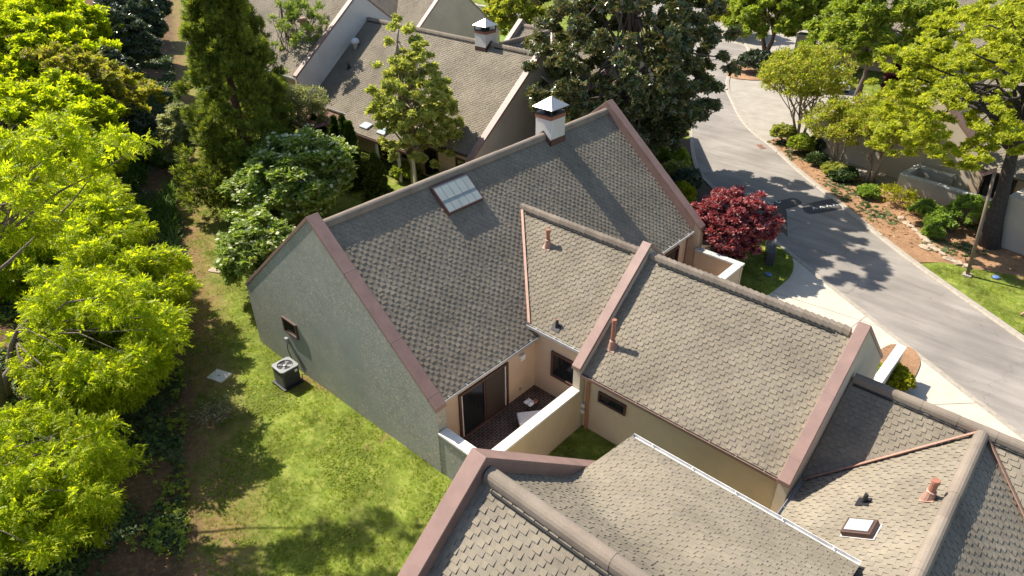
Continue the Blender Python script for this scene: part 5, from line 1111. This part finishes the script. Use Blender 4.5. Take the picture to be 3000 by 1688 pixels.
for r_ in (.1, .16, .22, .28):
    mb.tube([(cx + r_ * math.cos(2 * math.pi * i / 20), cy + r_ * math.sin(2 * math.pi * i / 20), .555) for i in range(21)], .004, 4, False)
mb.build('guard', M['black'], A)
mb = MB(); mb.box((-20.617, 9.78, .3), (-20.605, 9.9, .42)); mb.build('rating_plate', M['white'], A)
def flat_cover(name, label, cat, c, h, w, l, mat, ang=0., z=None):
    z = float(gz(*c)) if z is None else z; o = root(name, (*c, z), label, cat); u = V(math.cos(ang), math.sin(ang), 0); mb = MB()
    mb.obox(V(*c, z - .08), u, V(-u[1], u[0], 0), w / 2, l / 2, .08 + h); mb.build('slab', mat, o, False, .015)
    mb = MB(); mb.obox(V(*c, z + h), u, V(-u[1], u[0], 0), .06, .02, .006); mb.build('lifting_slot', M['black'], o); return o
flat_cover('utility_cover', 'pale square utility cover in the bare earth of the path', 'utility cover', (-23.5, 7.95), .05, .78, .62, M['coping'], .35)
flat_cover('paving_slab', 'tan stone slab lying in the path by the smaller dogwood', 'paving slab', (-31.0, 12.0), .06, 1.0, .6, M['rock'], .5)
BP = root('brush_pile', (-21.0, 6.7, -.15), 'small heap of dry cut branches on the grass path', 'brush pile'); mb = MB(); r_ = random.Random(5)
for i in range(70):
    a = r_.uniform(0, 6.3); c = V(-21 + r_.gauss(0, .35), 6.7 + r_.gauss(0, .35), -.1 + r_.uniform(0, .25)); d = V(math.cos(a), math.sin(a), r_.uniform(-.2, .3)) * r_.uniform(.2, .55); mb.tube([c - d, c + V(0, 0, .05), c + d], [.012, .01, .004], 4)
mb.build('twigs', M['wood'], BP)
rng = np.random.default_rng(77); P = V(-21, 6.7, 0) + rng.normal(0, .38, (260, 3)) * V(1, 1, 0) + Z * rng.uniform(0, .25, 260)[:, None]
link('dead_leaves', quads_mesh('dead_leaves', place(TNARROW, P, rng.normal(0, 1, (260, 3)) * V(1, 1, .3), np.full(260, .16), .2), ORG[BP.name]), L['silver'], BP)
# patio furniture
LC = root('chaise_lounge', (-11.6, 14.0, 0), 'chaise lounge with white cushions behind the patio wall', 'lounge chair')
d = V(-.62, -.78, 0); d /= np.linalg.norm(d); s = V(-d[1], d[0], 0); o0 = V(-11.55, 14.45, 0)
mb = MB(); mb.obox(o0 + d * .35 + Z * .3, d, s, .72, .31, .12); mb.build('seat_cushion', M['cushion'], LC, False, .05)
bk = V(*(-d * .75 + Z * .66)); bk /= np.linalg.norm(bk); nb = np.cross(s, bk)
mb = MB(); mb.obox(o0 - d * .4 + Z * .34 + bk * .0, s, bk, .30, .02, .02) if False else mb.prism([o0 - d * .36 - s * .3 + Z * .34, o0 - d * .36 + s * .3 + Z * .34, o0 - d * .36 + s * .3 + Z * .34 + bk * .72, o0 - d * .36 - s * .3 + Z * .34 + bk * .72], -nb * .11 if nb[2] < 0 else nb * .11); mb.build('back_cushion', M['cushion'], LC, False, .04)
mb = MB(); mb.obox(o0 + d * .02 + Z * .24, d, s, 1.03, .33, .05); mb.build('frame', M['beige'], LC)
for q, w_ in ((-.9, -.28), (-.9, .28), (.95, -.28), (.95, .28)):
    mb = MB(); c = o0 + d * q + s * w_; mb.box((c[0] - .025, c[1] - .025, 0), (c[0] + .025, c[1] + .025, .24)); mb.build('leg', M['darkwood'], LC)
ST = root('side_table', (-12.35, 14.55, 0), 'small black round side table beside the chaise lounge', 'side table')
mb = MB(); mb.lathe((-12.35, 14.55, 0), [(.27, .4), (.27, .43), (.25, .435)], 18); mb.build('table_top', M['black'], ST)
for i in range(3):
    a = i * 2.09; mb = MB(); mb.tube([(-12.35 + .24 * math.cos(a), 14.55 + .24 * math.sin(a), 0), (-12.35 + .1 * math.cos(a), 14.55 + .1 * math.sin(a), .4)], .014, 6); mb.build('leg', M['black'], ST)
TW = root('towel', (-12.4, 14.5, .43), 'crumpled white towel on the black side table', 'towel'); mb = MB(); r_ = random.Random(9)
pts = [(-.2 + .05 * i, -.16 + .05 * j, .02 + .035 * math.sin(i * 1.7 + j) * math.cos(j * 1.3) + r_.uniform(0, .015)) for i in range(8) for j in range(7)]
mb.add([(-12.4 + x, 14.5 + y, .45 + z) for x, y, z in pts] + [(-12.4 + x, 14.5 + y, .437) for x, y, z in pts], [(i * 7 + j, (i + 1) * 7 + j, (i + 1) * 7 + j + 1, i * 7 + j + 1) for i in range(7) for j in range(6)] + [(56 + i * 7 + j, 56 + i * 7 + j + 1, 56 + (i + 1) * 7 + j + 1, 56 + (i + 1) * 7 + j) for i in range(7) for j in range(6)])
mb.build('cloth', M['cushion'], TW)
PT = root('clay_pot', (-12.24, 14.62, .47), 'little terracotta pot standing on the towel', 'pot'); mb = MB(); mb.lathe((-12.24, 14.62, .46), [(.05, 0), (.075, .1), (.085, .1), (.085, .12), (.06, .12), (.05, .06)], 12); mb.build('pot', M['clay'], PT)
# letterbox shelter
KS = root('mailbox_shelter', (-10.9, 31.6, 0), 'dark shingled mailbox shelter beside the red maple', 'shelter'); d = V(-1.2, 2.65, 0); d /= np.linalg.norm(d); n = V(d[1], -d[0], 0); c0 = V(-10.32, 30.25, 2.42); c1 = c0 + d * 2.85
M['darkshingle'] = shingle_mat('dark_shelter_shingle', [(.075, .068, .064), (.10, .09, .085), (.085, .08, .075)])
roof_slope('roof_slope', [c0, c1, c1 + n * .5 - Z * .42, c0 + n * .5 - Z * .42], KS, M['darkshingle'], .05, seed=81, t=.02)
roof_slope('roof_slope', [c0 - Z * .003, c1 - Z * .003, c1 - n * .62 - Z * .52, c0 - n * .62 - Z * .52], KS, M['darkshingle'], .05, seed=82, t=.02)
for e in (c0 + d * .3, c1 - d * .3):
    mb = MB(); mb.prism([e - d * .03 + n * .42 - Z * .40, e - d * .03 - Z * .05, e - d * .03 - n * .52 - Z * .48], d * .06); mb.build('gable_board', M['darkwood'], KS)
    mb = MB(); p = V(e[0], e[1], 0); mb.obox(p - Z * .2, d, n, .06, .06, 2.3); mb.build('post', M['darkwood'], KS)
mb = MB(); mb.obox((c0 + c1) / 2 * V(1, 1, 0) + Z * .75, d, n, 1.05, .2, 1.0); mb.build('mailbox_bank', M['greyplastic'], KS)
for i in range(5):
    mb = MB(); mb.obox((c0 + c1) / 2 * V(1, 1, 0) + d * (-.8 + .4 * i) + n * .2 + Z * .8, d, n, .17, .012, .85); mb.build('mailbox_door', M['lightgrey'], KS)
# lamp post
LP = root('street_lamp', (-2.84, 36.05, .05), 'leaning grey wooden lamp post with a brown box head beside the big trunk', 'street lamp')
mb = MB(); mb.obox((-2.84, 36.05, 0), X, Y, .2, .2, .16); mb.build('base', M['kerb'], LP, False, .02)
mb = MB(); mb.tube([(-2.84, 36.05, .1), (-3.1, 36.08, 2.9), (-3.36, 36.1, 5.3)], [.085, .078, .07], 10); mb.build('pole', M['wood'], LP, True)
mb = MB(); mb.prism([(-3.3, 36.02, 5.36), (-3.78, 36.02, 5.02), (-3.84, 36.02, 5.1), (-3.36, 36.02, 5.5)], (0, .2, 0)); lh = mb.build('lamp_head', M['redwood'], LP)
mb = MB(); mb.prism([(-3.42, 36.05, 5.27), (-3.74, 36.05, 5.045), (-3.74, 36.05, 5.03), (-3.42, 36.05, 5.25)], (0, .14, 0)); mb.build('lens', M['coping'], lh)
# speed cushions
def cushion(label, pts, arrows, head):
    o = root('speed_cushion', (*pts[0], 0), label, 'speed bump', 'rubber speed cushions'); c = V(*np.mean(pts, 0)); mb = MB()
    out = smooth_poly(pts, 2); inn = [tuple(c + (V(*p) - c) * .8) for p in out]; k = len(out)
    A_ = sum(out[i][0] * out[(i + 1) % k][1] - out[(i + 1) % k][0] * out[i][1] for i in range(k))
    if A_ < 0: out, inn = out[::-1], inn[::-1]
    mb.add([(x, y, .004) for x, y in out] + [(x, y, .065) for x, y in inn], [(i, (i + 1) % k, (i + 1) % k + k, i + k) for i in range(k)] + [tuple(range(k, 2 * k))]); mb.build('rubber_mat', M['rubber'], o)
    h = V(*head, 0); h /= np.linalg.norm(h); s = V(-h[1], h[0], 0)
    for x, y in arrows:
        p = V(x, y, .068); ar = MB()
        for sg in (-1, 1): ar.prism([p + h * .2, p + h * .11, p - h * .1 + s * sg * .12, p - h * .06 + s * sg * .17], Z * .006)
        ar.build('arrow_mark', M['white'], o)
    return o
a2 = [(-11.35, 38.65), (-11.11, 39.05), (-10.88, 39.50), (-10.65, 39.89), (-10.43, 40.28), (-10.19, 40.69)]
cushion('speed cushion near the kerb with a row of six white arrows', [(-12.15, 38.6), (-11.55, 37.75), (-11.1, 38.0), (-9.85, 40.45), (-9.8, 41.0), (-10.4, 41.65), (-10.85, 41.4), (-11.7, 39.9)], a2, (-.86, .5))
cushion('speed cushion half hidden behind the mailbox shelter', [(-14.2, 34.9), (-14.4, 36.0), (-13.2, 39.0), (-12.9, 39.5), (-12.3, 39.2), (-12.2, 38.6), (-12.9, 37.0), (-13.5, 35.4)], [(-14.05, 36.3), (-13.80, 37.10), (-13.57, 37.62), (-13.32, 38.09)], (.5, -.86))
# edging rocks
r_ = random.Random(21)
for i, (x, y) in enumerate([(-7.17, 40.51), (-6.75, 40.03), (-6.48, 39.78), (-6.13, 39.37), (-5.82, 39.11), (-5.52, 38.75), (-5.28, 38.40), (-4.94, 38.04), (-4.62, 37.75), (-4.3, 37.45), (-3.9, 37.15), (-3.5, 37.0), (-3.05, 36.9), (-5.2, 37.7)]):
    bm = bmesh.new(); bmesh.ops.create_icosphere(bm, subdivisions=2, radius=1)
    sx, sy, sz = r_.uniform(.2, .33), r_.uniform(.15, .24), r_.uniform(.08, .13); a = r_.uniform(-.9, .3)
    for v in bm.verts:
        f = 1 + .22 * math.sin(v.co.x * 4 + i) * math.cos(v.co.y * 5 - i) + .12 * math.sin(v.co.z * 7 + i * 2)
        px, py, pz = v.co.x * sx * f, v.co.y * sy * f, v.co.z * sz * f
        v.co = (px * math.cos(a) - py * math.sin(a), px * math.sin(a) + py * math.cos(a), pz)
    me = bpy.data.meshes.new('edging_rock'); bm.to_mesh(me); bm.free()
    o = link('edging_rock', me, M['rock']); o.location = (x, y, .13); tag(o, 'tan edging rock in the row between bark bed and kerb', 'rock', 'edging rocks along the bark bed')
# lids, drain
for nm, lab, c, z, col in (('valve_lid', 'round blue valve lid in the small front lawn', (-10.1, 29.7), .06, 'blueplastic'), ('valve_lid', 'pale blue valve lid in the verge by the lamp post', (-1.75, 36.7), .1, 'blueplastic')):
    o = root(nm, (*c, z), lab, 'lid'); mb = MB(); mb.lathe((*c, z), [(.17, -.02), (.17, .05), (.13, .075), (.05, .08)], 18); mb.build('cap', M[col], o, True); mb = MB(); mb.lathe((*c, z), [(.2, -.02), (.2, .02), (.17, .022)], 18); mb.build('collar', M['greyplastic'], o)
DG = root('storm_drain', (-18.0, 46.5, .01), 'rusty storm drain grate at the kerb opposite the magnolia', 'drain'); d = V(.75, -.66, 0); n = V(.66, .75, 0); c = V(-18.25, 46.3, .0); mb = MB()
for i in range(9): mb.obox(c + d * (-.4 + .1 * i), d, n, .025, .22, .02)
mb.obox(c - n * .24, d, n, .48, .03, .022); mb.obox(c + n * .24, d, n, .48, .03, .022); mb.build('grate', M['copper'], DG); mb = MB(); mb.obox(c + Z * .002, d, n, .45, .22, .004); mb.build('sump', M['black'], DG)
# cars
def car(label, c, ang, kind=0):
    o = root('parked_car', (*c, 0), label, 'car'); u = V(math.cos(ang), math.sin(ang), 0); s = V(-u[1], u[0], 0); c = V(*c, .02)
    P = lambda x, y, z: c + u * x + s * y + Z * z
    prof = [(-2.25, .35), (-2.3, .75), (-2.15, 1.0), (-1.0, 1.05), (1.0, .98), (1.95, .85), (2.25, .65), (2.2, .35)]
    mb = MB(); mb.prism([P(x, -.88, z) for x, z in prof], s * 1.76); body = mb.build('body', M['carpaint'], o, False, .06)
    cab = [(-2.0, .98), (-1.5, 1.5), (.2, 1.52), (1.05, .97)]
    mb = MB(); n = len(cab); vs = [P(x, -.84 + (.12 if z > 1.2 else 0), z) for x, z in cab] + [P(x, .84 - (.12 if z > 1.2 else 0), z) for x, z in cab]
    mb.add(vs, [(3, 2, 1, 0), (4, 5, 6, 7), (0, 1, 5, 4), (1, 2, 6, 5), (2, 3, 7, 6), (0, 4, 7, 3)]); mb.build('cabin', M['glass'], o, False, .03)
    mb = MB(); mb.prism([P(-1.52, -.74, 1.505), P(.25, -.74, 1.53), P(.25, .74, 1.53), P(-1.52, .74, 1.505)], Z * .035); mb.build('roof', M['carpaint'], o, False, .02)
    for wx in (-1.4, 1.4):
        for wy in (-.86, .86):
            mb = MB(); k = 20; vs = []; sg = 1 if wy > 0 else -1
            for q in (-.1, .1): vs += [P(wx + .33 * math.cos(2 * math.pi * i / k), wy + q, .33 + .33 * math.sin(2 * math.pi * i / k)) for i in range(k)]
            mb.add(vs, [(i, (i + 1) % k, (i + 1) % k + k, i + k) for i in range(k)] + [tuple(range(k)), tuple(range(2 * k - 1, k - 1, -1))]); wh = mb.build('wheel', M['tyre'], o)
            mb = MB(); vs = []
            for q in (.09, .112): vs += [P(wx + .2 * math.cos(2 * math.pi * i / k), wy + q * sg, .33 + .2 * math.sin(2 * math.pi * i / k)) for i in range(k)]
            mb.add(vs, [(i, (i + 1) % k, (i + 1) % k + k, i + k) for i in range(k)] + [tuple(range(k)), tuple(range(2 * k - 1, k - 1, -1))]); mb.build('rim', M['galv'], wh)
    for sg in (-1, 1):
        mb = MB(); mb.prism([P(2.2, sg * .55 - .2, .62), P(2.2, sg * .55 + .2, .62), P(2.17, sg * .55 + .2, .78), P(2.17, sg * .55 - .2, .78)], u * .05); mb.build('headlight', M['skyglass'], o)
    return o
car('white car parked beside the cream house behind the crape myrtle', (-20.0, 64.6), R(-60)); car('white car parked by the distant tan house', (-43.5, 99.0), R(15))
# person walking out of the picture at the right edge
def skin(name, pts, edges, rad, mat, parent, rootv=0, sub=2):
    me = bpy.data.meshes.new(name); org = ORG[parent.name]; me.from_pydata([tuple(V(*p) - org) for p in pts], edges, []); o = link(name, me, mat, parent)
    m = o.modifiers.new('skin', 'SKIN'); m.use_smooth_shade = True
    for i, r in enumerate(rad): v = me.skin_vertices[0].data[i]; v.radius = (r, r) if not hasattr(r, '__len__') else r; v.use_root = i == rootv
    s_ = o.modifiers.new('sub', 'SUBSURF'); s_.levels = sub; s_.render_levels = sub; return o
PE = root('person', (.12, 33.85, 0), 'person walking at the right edge in pale shorts and dark shoes', 'person')
fwd = V(.93, .36, 0); fwd /= np.linalg.norm(fwd); sid = V(-fwd[1], fwd[0], 0); pb_ = V(.18, 33.98, 0)
Q = lambda f, s, z: pb_ + fwd * f + sid * s + Z * z
body = [Q(0, 0, .98), Q(.02, 0, 1.15), Q(.03, 0, 1.35), Q(.02, 0, 1.47), Q(.04, 0, 1.56), Q(.06, 0, 1.66), Q(.07, 0, 1.75),
        Q(0, .1, .92), Q(.22, .1, .52), Q(.36, .1, .1), Q(.48, .1, .05), Q(0, -.1, .92), Q(-.16, -.1, .52), Q(-.44, -.1, .16), Q(-.36, -.1, .04),
        Q(.02, .2, 1.42), Q(-.12, .26, 1.16), Q(.02, .25, .94), Q(.06, .24, .86), Q(.02, -.2, 1.42), Q(.16, -.26, 1.16), Q(.36, -.23, 1.02), Q(.43, -.21, .99), Q(.13, 0, 1.64)]
ed = [(0, 1), (1, 2), (2, 3), (3, 4), (4, 5), (5, 6), (0, 7), (7, 8), (8, 9), (9, 10), (0, 11), (11, 12), (12, 13), (13, 14), (3, 15), (15, 16), (16, 17), (17, 18), (3, 19), (19, 20), (20, 21), (21, 22), (5, 23)]
for (hb, hd) in ((18, V(0, 0, -1)), (22, fwd)):
    for j, off in enumerate((-.03, -.01, .01, .03)):
        body += [body[hb] + fwd * off * (1 if hb == 18 else 0) + Z * off * (0 if hb == 18 else 1) + hd * .05, body[hb] + fwd * off * (1 if hb == 18 else 0) + Z * off * (0 if hb == 18 else 1) + hd * (.085 + .008 * (j % 2))]; k = len(body); ed += [(hb, k - 2), (k - 2, k - 1)]
    body += [body[hb] + sid * (-.02 if hb == 18 else .02) + fwd * .045 + hd * .02]; ed += [(hb, len(body) - 1)]
rad = [.14, .125, .15, .09, .055, .09, .075, .085, .055, .04, .03, .085, .055, .042, .035, .055, .04, .03, .032, .055, .04, .03, .032, .05] + [.011] * 18
skin('body', body, ed, rad, M['skin'], PE)
skin('shirt', [Q(.01, 0, 1.02), Q(.02, 0, 1.18), Q(.03, 0, 1.36), Q(.02, 0, 1.46), Q(.02, .2, 1.42), Q(-.05, .235, 1.28), Q(.02, -.2, 1.42), Q(.09, -.235, 1.28)], [(0, 1), (1, 2), (2, 3), (3, 4), (4, 5), (3, 6), (6, 7)], [.155, .145, .165, .1, .075, .062, .075, .062], M['shirt'], PE)
skin('shorts', [Q(0, 0, 1.0), Q(0, .1, .9), Q(.17, .1, .6), Q(0, -.1, .9), Q(-.13, -.1, .6)], [(0, 1), (1, 2), (0, 3), (3, 4)], [.155, .115, .095, .115, .095], M['shorts'], PE)
skin('hair', [Q(.02, 0, 1.70), Q(.05, 0, 1.77), Q(.1, 0, 1.77)], [(0, 1), (1, 2)], [.085, .085, .05], M['hair'], PE)
for a_, b_ in ((Q(.34, .1, .05), Q(.54, .1, .045)), (Q(-.46, -.1, .13), Q(-.32, -.1, .035))): skin('shoe', [a_, (a_ + b_) / 2, b_], [(0, 1), (1, 2)], [.05, .05, .04], M['black'], PE)

# ------------------------------------------------------------------ camera, light, sky
cam = bpy.data.cameras.new('camera'); co = bpy.data.objects.new('camera', cam); COL.objects.link(co)
cam.lens = 24.0; cam.sensor_width = 36; cam.clip_end = 1500; cam.clip_start = .1
p_, r_, y_ = R(32.087), R(-.369), R(42.4605)
fw = V(-math.sin(y_) * math.cos(p_), math.cos(y_) * math.cos(p_), -math.sin(p_))
rt = V(math.cos(y_), math.sin(y_), 0); up = np.cross(rt, fw)
rt2 = rt * math.cos(r_) + up * math.sin(r_); up2 = -rt * math.sin(r_) + up * math.cos(r_)
co.matrix_world = Matrix(((rt2[0], up2[0], -fw[0], 0), (rt2[1], up2[1], -fw[1], 0), (rt2[2], up2[2], -fw[2], 17.4), (0, 0, 0, 1)))
scene.camera = co
SUN = V(-.66, -.08, .747)
sl = bpy.data.lights.new('sun', 'SUN'); sl.energy = 4.8; sl.angle = R(.5); sl.color = (1, .925, .80)
so = bpy.data.objects.new('sun', sl); COL.objects.link(so)
so.rotation_euler = Vector(tuple(SUN)).to_track_quat('Z', 'Y').to_euler()
w = bpy.data.worlds.new('World'); scene.world = w; w.use_nodes = True
nt = w.node_tree; sky = nt.nodes.new('ShaderNodeTexSky'); sky.sky_type = 'NISHITA'; sky.sun_disc = False
sky.sun_elevation = R(48.4); sky.sun_rotation = math.atan2(SUN[0], SUN[1])
bg = nt.nodes['Background']; bg.inputs[1].default_value = .095; nt.links.new(sky.outputs[0], bg.inputs[0])
vs = scene.view_settings; vs.view_transform = 'Standard'; vs.look = 'None'; vs.exposure = .9; vs.gamma = 1
scene.cycles.max_bounces = 6; scene.cycles.transmission_bounces = 4; scene.cycles.transparent_max_bounces = 4
